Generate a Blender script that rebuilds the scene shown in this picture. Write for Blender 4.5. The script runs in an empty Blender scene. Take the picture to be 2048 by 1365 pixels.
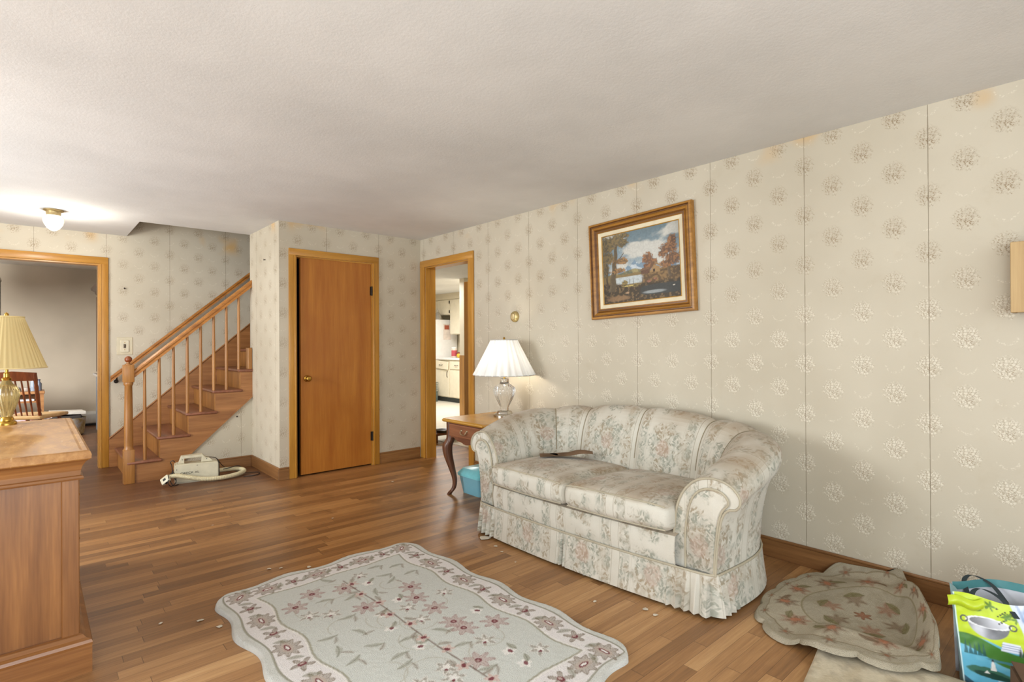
import bpy, bmesh, math, random
import numpy as np
from mathutils import Vector, Matrix, Euler
random.seed(7)
sc = bpy.context.scene
COL = sc.collection
PI = math.pi
sin, cos = math.sin, math.cos

# ------------------------------------------------------------------ measurements of the room (metres)
XR, YB, XS, YS, YF, H = 3.092, 4.9185, 1.641, 5.70, 6.6155, 2.29
CAMZ = 1.2016

# ------------------------------------------------------------------ colour
def lin(c):
    c = c / 255.0
    return c / 12.92 if c <= 0.04045 else ((c + 0.055) / 1.055) ** 2.4
def C(r, g, b): return (lin(r), lin(g), lin(b), 1.0)
def Cn(r, g, b): return np.array([lin(r), lin(g), lin(b)])

# ------------------------------------------------------------------ node helper
class NG:
    def __init__(self, name):
        self.mat = bpy.data.materials.new(name); self.mat.use_nodes = True
        self.nt = self.mat.node_tree; self.b = self.nt.nodes['Principled BSDF']
        self.out = self.nt.nodes['Material Output']
    def n(self, t): return self.nt.nodes.new(t)
    def link(self, a, b): self.nt.links.new(a, b)
    def setin(self, sock, v):
        if isinstance(v, bpy.types.NodeSocket): self.link(v, sock)
        elif v is not None: sock.default_value = v
    def m(self, op, a, b=None, c=None, clamp=False):
        n = self.n('ShaderNodeMath'); n.operation = op; n.use_clamp = clamp
        self.setin(n.inputs[0], a); self.setin(n.inputs[1], b); self.setin(n.inputs[2], c)
        return n.outputs[0]
    def ss(self, x, lo, hi):
        n = self.n('ShaderNodeMapRange'); n.interpolation_type = 'SMOOTHSTEP'
        self.setin(n.inputs[0], x); n.inputs[1].default_value = lo; n.inputs[2].default_value = hi
        n.inputs[3].default_value = 0; n.inputs[4].default_value = 1
        return n.outputs[0]
    def xyz(self, v):
        n = self.n('ShaderNodeSeparateXYZ'); self.link(v, n.inputs[0]); return n.outputs
    def vec(self, x, y=0.0, z=0.0):
        n = self.n('ShaderNodeCombineXYZ')
        for i, v in enumerate((x, y, z)): self.setin(n.inputs[i], v)
        return n.outputs[0]
    def mix(self, f, a, b, mode='MIX'):
        n = self.n('ShaderNodeMix'); n.data_type = 'RGBA'; n.blend_type = mode
        self.setin(n.inputs[0], f); self.setin(n.inputs[6], a); self.setin(n.inputs[7], b)
        return n.outputs[2]
    def noise(self, v, scale, detail=2.0, rough=0.5, out=0):
        n = self.n('ShaderNodeTexNoise'); self.setin(n.inputs['Vector'], v)
        n.inputs['Scale'].default_value = scale; n.inputs['Detail'].default_value = detail
        n.inputs['Roughness'].default_value = rough
        return n.outputs[out]
    def voro(self, v, scale, feature='F1', out=0, rand=1.0):
        n = self.n('ShaderNodeTexVoronoi'); n.feature = feature; self.setin(n.inputs['Vector'], v)
        n.inputs['Scale'].default_value = scale; n.inputs['Randomness'].default_value = rand
        return n.outputs[out]
    def white(self, v):
        n = self.n('ShaderNodeTexWhiteNoise'); n.noise_dimensions = '3D'; self.setin(n.inputs['Vector'], v)
        return n.outputs[0]
    def ramp(self, f, stops):
        n = self.n('ShaderNodeValToRGB'); self.setin(n.inputs[0], f)
        e = n.color_ramp.elements
        while len(e) < len(stops): e.new(0.5)
        for el, (p, c) in zip(e, stops): el.position = p; el.color = c
        return n.outputs[0]
    def scale(self, v, s):
        n = self.n('ShaderNodeVectorMath'); n.operation = 'MULTIPLY'; self.link(v, n.inputs[0]); n.inputs[1].default_value = s
        return n.outputs[0]
    def add(self, v, w):
        n = self.n('ShaderNodeVectorMath'); n.operation = 'ADD'; self.setin(n.inputs[0], v); self.setin(n.inputs[1], w)
        return n.outputs[0]
    def pos(self): return self.n('ShaderNodeNewGeometry').outputs['Position']
    def nor(self): return self.n('ShaderNodeNewGeometry').outputs['True Normal']
    def obj(self): return self.n('ShaderNodeTexCoord').outputs['Object']
    def uv(self): return self.n('ShaderNodeTexCoord').outputs['UV']
    def bump(self, h, strength=0.3, dist=0.01):
        n = self.n('ShaderNodeBump'); n.inputs['Strength'].default_value = strength; n.inputs['Distance'].default_value = dist
        self.link(h, n.inputs['Height']); self.link(n.outputs[0], self.b.inputs['Normal'])
    def base(self, c): self.setin(self.b.inputs['Base Color'], c)
    def set(self, **k):
        for a, v in k.items(): self.setin(self.b.inputs[a.replace('_', ' ')], v)
        return self

def plain(name, c, rough=0.5, metal=0.0, var=0.08, scale=14, bump=0.0, spec=0.5, **k):
    g = NG(name); v = g.obj()
    f = g.noise(v, scale, 3.0)
    d = tuple(x * (1 - var * 2) for x in c[:3]) + (1,); l = tuple(min(1, x * (1 + var)) for x in c[:3]) + (1,)
    g.base(g.ramp(f, [(0.3, d), (0.7, l)]))
    g.set(Roughness=rough, Metallic=metal); g.b.inputs['Specular IOR Level'].default_value = spec
    if bump: g.bump(g.noise(v, scale * 8, 3.0), bump, 0.004)
    for a, x in k.items(): g.setin(g.b.inputs[a.replace('_', ' ')], x)
    return g.mat

def wood(name, light, dark, axis=0, freq=1.0, rough=0.4, world=False, streak=9.0, blotch=0.25):
    g = NG(name); v = g.pos() if world else g.obj()
    s = [streak * 4, streak * 4, streak * 4]; s[axis] = 2.2
    sv = g.scale(v, tuple(x * freq for x in s))
    f = g.noise(sv, 1.0, 5.0, 0.6)
    s2 = [x * 5 for x in s]; s2[axis] = 6
    f2 = g.noise(g.scale(v, tuple(s2)), 1.0, 2.0)
    ff = g.m('ADD', g.m('MULTIPLY', f, 0.75), g.m('MULTIPLY', f2, 0.25))
    c = g.ramp(ff, [(0.32, dark), (0.52, tuple((a + b) / 2 for a, b in zip(light, dark))), (0.68, light)])
    bl = g.noise(v, 2.3, 2.0)
    c = g.mix(g.m('MULTIPLY', g.ss(bl, 0.45, 0.75), blotch), c, dark)
    g.base(c); g.set(Roughness=rough)
    g.bump(f2, 0.08, 0.002)
    return g.mat

# ------------------------------------------------------------------ object helpers
def obj(name, bm, mats, parent=None, smooth=False, uv=None, cols=None):
    me = bpy.data.meshes.new(name); bm.normal_update(); bm.to_mesh(me); bm.free()
    if not isinstance(mats, (list, tuple)): mats = [mats]
    for m in mats: me.materials.append(m)
    if smooth:
        me.polygons.foreach_set('use_smooth', [True] * len(me.polygons))
        try: me.set_sharp_from_angle(angle=math.radians(42 if smooth is True else smooth))
        except Exception: pass
    if cols is not None:
        a = me.color_attributes.new('Col', 'FLOAT_COLOR', 'POINT')
        arr = np.ones((len(me.vertices), 4), np.float32); arr[:, :3] = cols
        a.data.foreach_set('color', arr.ravel())
    o = bpy.data.objects.new(name, me); COL.objects.link(o)
    if parent is not None: o.parent = parent
    return o
def tag(o, label=None, cat=None, group=None, kind=None):
    if label: o['label'] = label
    if cat: o['category'] = cat
    if group: o['group'] = group
    if kind: o['kind'] = kind
    return o
def thing(name, label, cat, loc=(0, 0, 0), rotz=0.0, group=None):
    o = bpy.data.objects.new(name, None); COL.objects.link(o); o.empty_display_size = 0.1
    o.location = loc; o.rotation_euler = (0, 0, rotz)
    return tag(o, label, cat, group)
def struct(name, bm, m, smooth=False, parent=None):
    o = obj(name, bm, m, parent, smooth)
    if parent is None: o['kind'] = 'structure'
    return o
def dup(root, loc, rotz, label, group):
    r = root.copy(); COL.objects.link(r); r.location = loc; r.rotation_euler = (0, 0, rotz); r['label'] = label; r['group'] = group
    for ch in list(root.children):
        c = ch.copy(); COL.objects.link(c); c.parent = r
        for gch in list(ch.children):
            d = gch.copy(); COL.objects.link(d); d.parent = c
    return r
def B(): return bmesh.new()
def box(bm, x0, x1, y0, y1, z0, z1, bev=0.0, seg=2, mat=0, M=None):
    vs = [bm.verts.new(p) for p in [(x0, y0, z0), (x1, y0, z0), (x1, y1, z0), (x0, y1, z0), (x0, y0, z1), (x1, y0, z1), (x1, y1, z1), (x0, y1, z1)]]
    fs = [bm.faces.new([vs[i] for i in f]) for f in [(3, 2, 1, 0), (4, 5, 6, 7), (0, 1, 5, 4), (1, 2, 6, 5), (2, 3, 7, 6), (3, 0, 4, 7)]]
    for f in fs: f.material_index = mat
    geo = vs
    if bev > 0:
        es = list({e for f in fs for e in f.edges})
        r = bmesh.ops.bevel(bm, geom=es, offset=bev, segments=seg, affect='EDGES', profile=0.5)
        geo = list({v for f in r['faces'] for v in f.verts} | {v for v in vs if v.is_valid})
        for f in r['faces']: f.material_index = mat
    if M is not None:
        bmesh.ops.transform(bm, matrix=M, verts=[v for v in geo if v.is_valid])
    return bm
def prism(bm, pts, axis, a, b, mat=0):
    """polygon pts (2d) extruded along axis from a to b"""
    def P(p, t):
        return {'x': (t, p[0], p[1]), 'y': (p[0], t, p[1]), 'z': (p[0], p[1], t)}[axis]
    v0 = [bm.verts.new(P(p, a)) for p in pts]; v1 = [bm.verts.new(P(p, b)) for p in pts]
    n = len(pts); fs = [bm.faces.new(v0[::-1]), bm.faces.new(v1)]
    for i in range(n): fs.append(bm.faces.new([v0[i], v0[(i + 1) % n], v1[(i + 1) % n], v1[i]]))
    for f in fs: f.material_index = mat
    bmesh.ops.recalc_face_normals(bm, faces=fs)
    return bm
def tube(bm, pts, rad, seg=10, caps=True, mat=0, flat=1.0):
    pts = [Vector(p) for p in pts]; n = len(pts)
    rs = rad if isinstance(rad, (list, tuple)) else [rad] * n
    rings = []; t0 = (pts[1] - pts[0]).normalized()
    up = Vector((0, 0, 1)) if abs(t0.z) < 0.9 else Vector((1, 0, 0))
    nrm = (up - t0 * up.dot(t0)).normalized()
    for i in range(n):
        t = (pts[min(i + 1, n - 1)] - pts[max(i - 1, 0)]).normalized()
        nrm = (nrm - t * nrm.dot(t)).normalized(); bi = t.cross(nrm)
        rings.append([bm.verts.new(pts[i] + (nrm * cos(2 * PI * k / seg) * flat + bi * sin(2 * PI * k / seg)) * rs[i]) for k in range(seg)])
    for i in range(n - 1):
        for k in range(seg):
            f = bm.faces.new([rings[i][k], rings[i][(k + 1) % seg], rings[i + 1][(k + 1) % seg], rings[i + 1][k]]); f.material_index = mat
    if caps:
        bm.faces.new(rings[0][::-1]).material_index = mat; bm.faces.new(rings[-1]).material_index = mat
    return bm
def lathe(bm, prof, seg=32, c=(0, 0, 0), ribs=0, ribamp=lambda z: 0.0, sx=1.0, caps=True, twist=0.0):
    rings = []
    for (r, z) in prof:
        ring = []
        for k in range(seg):
            a = 2 * PI * k / seg
            rr = r * (1 + (ribamp(z) * cos(ribs * a + twist * z) if ribs else 0))
            ring.append(bm.verts.new((c[0] + rr * cos(a) * sx, c[1] + rr * sin(a), c[2] + z)))
        rings.append(ring)
    for i in range(len(rings) - 1):
        for k in range(seg):
            bm.faces.new([rings[i][k], rings[i][(k + 1) % seg], rings[i + 1][(k + 1) % seg], rings[i + 1][k]])
    if caps:
        if prof[0][0] > 1e-5: bm.faces.new(rings[0][::-1])
        if prof[-1][0] > 1e-5: bm.faces.new(rings[-1])
    return bm
def ball(bm, c, r, seg=16, s=(1, 1, 1)):
    prof = [(r * sin(PI * i / seg) + (1e-6), -r * cos(PI * i / seg)) for i in range(seg + 1)]
    vs0 = set(bm.verts)
    lathe(bm, [(max(p[0], 1e-4), p[1]) for p in prof], seg * 2)
    for v in bm.verts:
        if v not in vs0: v.co = Vector((c[0] + v.co.x * s[0], c[1] + v.co.y * s[1], c[2] + v.co.z * s[2]))
    return bm
def gridmesh(bm, P, nu, nv, uvf=None, closeu=False, mat=0):
    """P[i][j] -> point"""
    V = [[bm.verts.new(P(i, j)) for j in range(nv)] for i in range(nu)]
    lay = bm.loops.layers.uv.verify() if uvf else None
    for i in range(nu if closeu else nu - 1):
        i2 = (i + 1) % nu
        for j in range(nv - 1):
            f = bm.faces.new([V[i][j], V[i2][j], V[i2][j + 1], V[i][j + 1]]); f.material_index = mat
            if uvf:
                for l, (a, b) in zip(f.loops, [(i, j), (i + 1, j), (i + 1, j + 1), (i, j + 1)]): l[lay].uv = uvf(a, b)
    return V
def rbox(bm, c, h, r, n=12, fn=None, uvf=None):
    """rounded box from a subdivided cube"""
    vs0 = set(bm.verts); fs0 = set(bm.faces)
    t = B(); bmesh.ops.create_cube(t, size=2.0); bmesh.ops.subdivide_edges(t, edges=t.edges[:], cuts=n, use_grid_fill=True)
    mp = {}
    for v in t.verts:
        p = Vector((v.co.x * h[0], v.co.y * h[1], v.co.z * h[2]))
        # warp so edges get more samples
        q = Vector([max(-(hh - r), min(hh - r, x)) for x, hh in zip(p, h)])
        d = p - q
        if d.length > 1e-9 and sum(1 for x in d if abs(x) > 1e-9) >= 1:
            m = max(abs(x) for x in d); d = d.normalized() * m
        p = q + d + Vector(c)
        raw = p.copy()
        if fn: p = Vector(fn(p))
        mp[v] = (bm.verts.new(p), raw)
    lay = bm.loops.layers.uv.verify() if uvf else None
    for f in t.faces:
        g = bm.faces.new([mp[v][0] for v in f.verts])
        if uvf:
            for l, v in zip(g.loops, f.verts): l[lay].uv = uvf(mp[v][1])
    t.free(); return bm
def catmull(pts, n):
    pts = [Vector(p) for p in pts]; P = [pts[0]] + pts + [pts[-1]]; out = []
    m = len(pts) - 1
    for k in range(n):
        s = k / (n - 1) * m; i = min(int(s), m - 1); t = s - i
        a, b, c, d = P[i], P[i + 1], P[i + 2], P[i + 3]
        out.append(0.5 * ((2 * b) + (c - a) * t + (2 * a - 5 * b + 4 * c - d) * t * t + (3 * b - a - 3 * c + d) * t ** 3))
    return out

# numpy value noise for painted cloth and canvas
_rng = np.random.RandomState(11); _T = _rng.rand(256, 256)
def vnoise(x, y):
    xi = np.floor(x).astype(int); yi = np.floor(y).astype(int); fx = x - xi; fy = y - yi
    fx = fx * fx * (3 - 2 * fx); fy = fy * fy * (3 - 2 * fy)
    a = _T[xi % 256, yi % 256]; b = _T[(xi + 1) % 256, yi % 256]; c = _T[xi % 256, (yi + 1) % 256]; d = _T[(xi + 1) % 256, (yi + 1) % 256]
    return (a * (1 - fx) + b * fx) * (1 - fy) + (c * (1 - fx) + d * fx) * fy
def fbm(x, y, o=4):
    s = 0; a = 0.5; t = 0
    for k in range(o): s = s + a * vnoise(x * 2 ** k + 17.3 * k, y * 2 ** k + 5.1 * k); t += a; a *= 0.5
    return s / t
def sst(x, a, b): t = np.clip((x - a) / (b - a), 0, 1); return t * t * (3 - 2 * t)
def blend(col, m, c): return col * (1 - m[..., None]) + np.asarray(c) * m[..., None]
def attrmat(name, rough=0.9, bumpscale=0, bumpstr=0.5, bumpdist=0.004, spec=0.2, mottle=0.12, ms=60):
    g = NG(name); a = g.n('ShaderNodeAttribute'); a.attribute_name = 'Col'; v = g.obj()
    f = g.noise(v, ms, 3.0)
    k = g.m('ADD', 1 - mottle, g.m('MULTIPLY', f, 2 * mottle))
    g.base(g.mix(1.0, a.outputs['Color'], g.vec(k, k, k), 'MULTIPLY'))
    g.set(Roughness=rough); g.b.inputs['Specular IOR Level'].default_value = spec
    if bumpscale: g.bump(g.noise(v, bumpscale, 2.0), bumpstr, bumpdist)
    return g.mat

# ------------------------------------------------------------------ materials of the setting
def wallpaper(name, u0, v0=0.026, painted_sheen=1.0):
    g = NG(name); p = g.xyz(g.pos()); nn = g.xyz(g.nor())
    isx = g.m('GREATER_THAN', g.m('ABSOLUTE', nn[0]), 0.5)
    u = g.m('ADD', g.m('MULTIPLY', p[1], isx), g.m('MULTIPLY', p[0], g.m('SUBTRACT', 1.0, isx)))
    u = g.m('SUBTRACT', u, u0); v = g.m('SUBTRACT', p[2], v0)
    uv = g.vec(u, v, 0.0)
    cs, rs = 0.1335, 0.264
    k = g.m('ROUND', g.m('DIVIDE', u, cs)); du = g.m('SUBTRACT', u, g.m('MULTIPLY', k, cs))
    odd = g.m('FLOORED_MODULO', k, 2.0)
    vo = g.m('SUBTRACT', v, g.m('MULTIPLY', odd, rs / 2))
    j = g.m('ROUND', g.m('DIVIDE', vo, rs)); dv = g.m('SUBTRACT', vo, g.m('MULTIPLY', j, rs))
    # local coordinates make every bouquet alike
    lu = g.vec(du, dv, 0.0)
    r = g.m('SQRT', g.m('ADD', g.m('POWER', g.m('DIVIDE', du, 0.052), 2.0), g.m('POWER', g.m('DIVIDE', dv, 0.054), 2.0)))
    nz = g.noise(lu, 40, 3.0)
    rr = g.m('ADD', r, g.m('MULTIPLY', g.m('SUBTRACT', nz, 0.5), 1.3))
    blob = g.m('SUBTRACT', 1.0, g.ss(rr, 0.72, 1.05))
    edge = g.voro(lu, 78, 'DISTANCE_TO_EDGE')
    l1 = g.voro(g.scale(g.vec(g.m('ADD', du, dv), g.m('SUBTRACT', dv, du), 0.0), (0.55, 1.25, 1)), 92)
    l2 = g.voro(g.scale(g.vec(g.m('SUBTRACT', du, dv), g.m('ADD', dv, du), 3.0), (0.55, 1.25, 1)), 92)
    lf = g.m('SUBTRACT', 1.0, g.ss(g.m('MINIMUM', l1, l2), 0.16, 0.44))
    low = g.ss(dv, 0.03, -0.03)
    bask = g.ss(g.noise(lu, 44, 2.0), 0.38, 0.58)
    dark = g.m('MULTIPLY', blob, g.m('ADD', g.m('MULTIPLY', lf, g.m('ADD', 0.55, g.m('MULTIPLY', low, 0.45))), g.m('MULTIPLY', bask, 0.32)))
    lite = g.m('MULTIPLY', g.m('MULTIPLY', blob, g.ss(edge, 0.03, 0.16)), g.m('SUBTRACT', 1.0, lf))
    # swags between the bouquets
    dv2 = g.m('SUBTRACT', rs / 2, g.m('ABSOLUTE', dv)); sg = g.m('MULTIPLY', g.m('SIGN', dv), dv2)
    r2 = g.m('SQRT', g.m('ADD', g.m('POWER', du, 2.0), g.m('POWER', g.m('SUBTRACT', dv2, -0.005), 2.0)))
    ring = g.m('SUBTRACT', 1.0, g.ss(g.m('ABSOLUTE', g.m('SUBTRACT', r2, 0.036)), 0.002, 0.008))
    beads = g.m('MULTIPLY', g.m('MULTIPLY', ring, g.ss(g.voro(uv, 130), 0.55, 0.25)), g.m('GREATER_THAN', dv, 0.0))
    big = g.noise(g.pos(), 1.3, 3.0); fine = g.noise(g.pos(), 9.0, 4.0, 0.65)
    base = g.ramp(big, [(0.3, C(188, 178, 158)), (0.7, C(204, 195, 176))])
    base = g.mix(g.m('MULTIPLY', g.ss(fine, 0.55, 0.8), 0.22), base, C(178, 164, 138))
    weave = g.noise(g.scale(g.pos(), (1, 1, 6)), 160, 1.0)
    base = g.mix(g.m('MULTIPLY', weave, 0.10), base, C(160, 148, 122))
    # water stains under the ceiling
    st = g.m('MULTIPLY', g.ss(p[2], 2.16, 2.29), g.ss(g.noise(g.pos(), 3.1, 2.0), 0.56, 0.74))
    base = g.mix(g.m('MULTIPLY', st, 0.75), base, C(205, 160, 90))
    vary = g.m('ADD', 0.55, g.m('MULTIPLY', g.noise(g.pos(), 1.1, 1.0), 0.7))
    hi = g.m('MULTIPLY', g.ss(p[2], 1.75, 1.15), painted_sheen)  # bouquets painted paler down the wall, sheen put into the colour
    c = g.mix(g.m('MULTIPLY', g.m('MULTIPLY', dark, vary), g.m('SUBTRACT', 0.76, g.m('MULTIPLY', hi, 0.34))), base, C(138, 116, 86))
    c = g.mix(g.m('MULTIPLY', lite, g.m('ADD', 0.10, g.m('MULTIPLY', hi, 0.42))), c, C(236, 229, 212))
    c = g.mix(g.m('MULTIPLY', beads, 0.35), c, C(236, 229, 212))
    # paper seams
    sm = g.m('ABSOLUTE', g.m('SUBTRACT', g.m('FLOORED_MODULO', g.m('ADD', u, 0.267), 0.534), 0.267))
    wv = g.m('MULTIPLY', g.noise(g.scale(g.pos(), (1, 1, 5)), 1.6, 2.0), 0.0034)
    line = g.m('LESS_THAN', sm, wv)
    c = g.mix(g.m('MULTIPLY', line, 0.62), c, C(104, 88, 62))
    g.base(c); g.set(Roughness=0.62); g.b.inputs['Specular IOR Level'].default_value = 0.3
    g.bump(g.m('SUBTRACT', g.m('MULTIPLY', lite, painted_sheen), g.m('MULTIPLY', line, 0.8)), 0.25, 0.002)
    return g.mat
WP_R = wallpaper('wallpaper_right', 1.114)
WP_B = wallpaper('wallpaper_back', 2.073, painted_sheen=0.1)
WP_F = wallpaper('wallpaper_far', 1.10, painted_sheen=0.1)
WP_S = wallpaper('wallpaper_side', 5.02, painted_sheen=0.1)

def floor_mat():
    g = NG('oak_strip_floor'); p = g.xyz(g.pos()); W = 0.057
    row = g.m('FLOOR', g.m('DIVIDE', p[1], W)); fy = g.m('SUBTRACT', g.m('DIVIDE', p[1], W), row)
    off = g.m('MULTIPLY', g.white(g.vec(row, 3.1, 0.0)), 5.0)
    L = g.m('DIVIDE', g.m('ADD', p[0], off), 0.85); pl = g.m('FLOOR', L); fx = g.m('SUBTRACT', L, pl)
    rnd = g.white(g.vec(row, pl, 7.0)); rnd2 = g.white(g.vec(row, pl, 19.0))
    gv = g.vec(g.m('ADD', g.m('MULTIPLY', p[0], 2.2), g.m('MULTIPLY', rnd, 31.0)), g.m('MULTIPLY', p[1], 42.0), g.m('MULTIPLY', rnd, 11.0))
    grain = g.noise(gv, 1.6, 5.0, 0.62)
    fineg = g.noise(g.vec(g.m('MULTIPLY', p[0], 9.0), g.m('MULTIPLY', p[1], 330.0), rnd), 1.0, 2.0)
    t = g.m('ADD', g.m('MULTIPLY', grain, 0.56), g.m('ADD', g.m('MULTIPLY', rnd, 0.34), g.m('MULTIPLY', fineg, 0.12)))
    warm = g.ramp(t, [(0.20, C(96, 64, 36)), (0.45, C(134, 92, 52)), (0.62, C(158, 112, 66)), (0.85, C(188, 142, 88))])
    pale = g.ramp(t, [(0.20, C(140, 100, 62)), (0.45, C(172, 128, 84)), (0.65, C(198, 156, 108)), (0.85, C(220, 186, 142))])
    # worn finish toward the camera end of the room, darker varnish by the stairs
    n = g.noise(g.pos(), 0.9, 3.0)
    wear = g.ss(g.m('ADD', g.m('SUBTRACT', 2.75, g.m('ADD', p[1], g.m('MULTIPLY', p[0], 0.12))), g.m('MULTIPLY', g.m('SUBTRACT', n, 0.5), 1.6)), -0.25, 0.5)
    wear = g.m('MULTIPLY', wear, g.m('ADD', 0.38, g.m('MULTIPLY', g.ss(p[0], 1.7, 0.3), 0.62)))
    c = g.mix(wear, warm, pale)
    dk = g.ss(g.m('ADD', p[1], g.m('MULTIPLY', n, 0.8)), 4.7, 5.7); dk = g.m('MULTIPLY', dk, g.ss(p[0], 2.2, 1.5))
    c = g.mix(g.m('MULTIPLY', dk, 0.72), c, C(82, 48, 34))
    sp = g.noise(g.pos(), 3.3, 3.0, 0.6)
    c = g.mix(g.m('MULTIPLY', g.ss(sp, 0.58, 0.74), 0.42), c, C(62, 34, 18))
    gap = g.m('MAXIMUM', g.m('LESS_THAN', fy, 0.03), g.m('LESS_THAN', fx, 0.003))
    c = g.mix(g.m('MULTIPLY', gap, 0.55), c, C(52, 30, 16))
    g.base(c)
    g.set(Roughness=g.m('ADD', 0.30, g.m('MULTIPLY', g.m('ADD', grain, wear), 0.17)))
    g.bump(g.m('SUBTRACT', g.m('MULTIPLY', grain, 0.2), gap), 0.18, 0.002)
    return g.mat
FLOOR = floor_mat()
def ceil_mat():
    g = NG('painted_plaster'); v = g.pos()
    f = g.noise(v, 1.4, 4.0, 0.6)
    g.base(g.ramp(f, [(0.3, C(210, 210, 208)), (0.7, C(224, 224, 222))]))
    g.set(Roughness=0.9); g.b.inputs['Specular IOR Level'].default_value = 0.15
    h = g.m('ADD', g.noise(v, 55, 4.0, 0.7), g.m('MULTIPLY', g.noise(v, 3.0, 2.0), 3.0))
    g.bump(h, 0.12, 0.01); return g.mat
CEIL = ceil_mat()
GOLD_L, GOLD_D = C(200, 146, 62), C(162, 110, 40)
CASING = wood('honey_casing_wood', GOLD_L, GOLD_D, 2, 0.7, 0.32, True, 8)
CASING_H = wood('honey_casing_wood_flat', GOLD_L, GOLD_D, 0, 0.7, 0.32, True, 8)
CASING_Y = wood('honey_casing_wood_deep', GOLD_L, GOLD_D, 1, 0.7, 0.32, True, 8)
BASE_X = wood('baseboard_wood', C(160, 116, 70), C(118, 78, 42), 0, 0.8, 0.42, True, 8)
BASE_Y = wood('baseboard_wood_y', C(152, 108, 64), C(110, 72, 38), 1, 0.8, 0.42, True, 8)
DOORW = wood('birch_veneer_door', C(186, 122, 48), C(158, 92, 32), 2, 0.45, 0.34, True, 7, 0.5)
STAIR_P = wood('stair_honey_wood', C(178, 124, 74), C(130, 84, 46), 0, 0.7, 0.36, True, 8)
STAIR_V = wood('stair_newel_wood', C(182, 128, 68), C(138, 90, 42), 2, 0.7, 0.36, True, 8)
TREAD = wood('stair_tread_wood', C(150, 98, 72), C(108, 64, 46), 1, 0.7, 0.3, True, 8)
RAILW = wood('handrail_wood', C(192, 130, 62), C(142, 88, 38), 0, 0.7, 0.28, True, 8)
CREAM = plain('cream_wall_paint', C(222, 212, 188), 0.6, var=0.03, scale=3)
GREIGE = plain('dining_wall_paper', C(186, 174, 156), 0.75, var=0.06, scale=1.6, bump=0.05)
VINYL = plain('white_vinyl_floor', C(226, 220, 206), 0.3, var=0.03, scale=6)
BRASS = plain('aged_brass', C(190, 150, 70), 0.25, 1.0, 0.1, 30)
BLACK = plain('black_rubber', C(24, 22, 22), 0.5, var=0.1)
BLACKIRON = plain('dark_iron', C(48, 38, 30), 0.5, 0.7, 0.1)

# ------------------------------------------------------------------ the setting
bm = B(); box(bm, -3.0, 3.75, -2.4, 10.3, -0.1, 0.0); struct('floor', bm, FLOOR)
bm = B(); box(bm, 3.75, 7.1, 3.0, 10.7, -0.1, 0.004); struct('floor_kitchen', bm, VINYL)
# ceiling with the stairwell hole
HX, HY = 0.73, 5.757
bm = B()
box(bm, -3.0, XR + 0.12, -2.4, HY, H, H + 0.22); box(bm, -3.0, HX, HY, YF + 0.12, H, H + 0.22)
struct('ceiling', bm, CEIL)
bm = B(); box(bm, -1.7, 1.2, YF + 0.12, 10.4, 2.33, 2.5); struct('ceiling_dining', bm, CEIL)
bm = B(); box(bm, XR + 0.121, 7.1, 2.9, 10.7, 2.25, 2.5); struct('ceiling_kitchen', bm, CEIL)
# right wall with kitchen doorway
KY0, KY1, KT = 4.068, 4.821, 1.992
bm = B(); box(bm, XR, XR + 0.115, -2.4, KY0, 0, H); box(bm, XR, XR + 0.115, KY1, 6.7, 0, H); box(bm, XR, XR + 0.115, KY0, KY1, KT, H)
struct('wall_right', bm, WP_R)
# closet wall with door opening
DX0, DX1, DT = 1.796, 2.527, 1.995
bm = B(); box(bm, XS, DX0 - .0135, YB, YB + 0.1, 0, H); box(bm, DX1 + .0135, XR, YB, YB + 0.1, 0, H); box(bm, DX0 - .0135, DX1 + .0135, YB, YB + 0.1, DT, H)
struct('wall_back', bm, WP_B)
bm = B(); box(bm, XS, XS + 0.1, YB + 0.1, HY, 0, H); struct('wall_closet', bm, WP_S)
bm = B(); prism(bm, [(0.87, 0), (XS, 0), (XS, 0.735), (1.66, 0.735), (0.87, 0.03)], 'y', YS, YS + 0.05); struct('wall_stairs', bm, WP_B)
# far wall with wide opening to the dining room
OX0, OX1, OT = -0.85, 0.512, 1.99
bm = B(); box(bm, -3.0, OX0, YF, YF + 0.115, 0, H); box(bm, OX1, XR, YF, YF + 0.115, 0, 4.7); box(bm, OX0, OX1, YF, YF + 0.115, OT, H)
struct('wall_far', bm, WP_F)
bm = B(); box(bm, HX - 0.1, HX, HY, YF, H + 0.22, 4.7); box(bm, HX - 0.1, XR, HY - 0.1, HY, H + 0.22, 4.7); box(bm, XR, XR + 0.1, HY - 0.1, YF + 0.1, H, 4.7)
struct('wall_stairwell', bm, WP_F)
bm = B(); box(bm, HX - 0.2, XR + 0.2, HY - 0.2, YF + 0.2, 4.7, 4.8); struct('ceiling_stairwell', bm, CEIL)
bm = B(); box(bm, -2.75, -2.63, 0.4, YF, 0, H); struct('wall_left', bm, WP_R)
# dining room
bm = B(); box(bm, -1.7, 1.2, 10.25, 10.35, 0, 2.33); struct('wall_dining_back', bm, GREIGE)
bm = B(); box(bm, 1.1, 1.2, YF + 0.115, 10.25, 0, 2.33); struct('wall_dining_right', bm, GREIGE)
bm = B(); box(bm, -1.7, -1.6, YF + 0.115, 10.25, 0, 2.33); struct('wall_dining_left', bm, GREIGE)
# kitchen
bm = B(); box(bm, 6.95, 7.05, 3.0, 10.6, 0, 2.25); struct('wall_kitchen_back', bm, CREAM)
bm = B(); box(bm, XR + 0.115, 7.05, 10.5, 10.6, 0, 2.25); struct('wall_kitchen_far', bm, CREAM)
bm = B(); box(bm, XR + 0.115, 7.05, 2.9, 3.0, 0, 2.25); struct('wall_kitchen_near', bm, CREAM)

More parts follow.
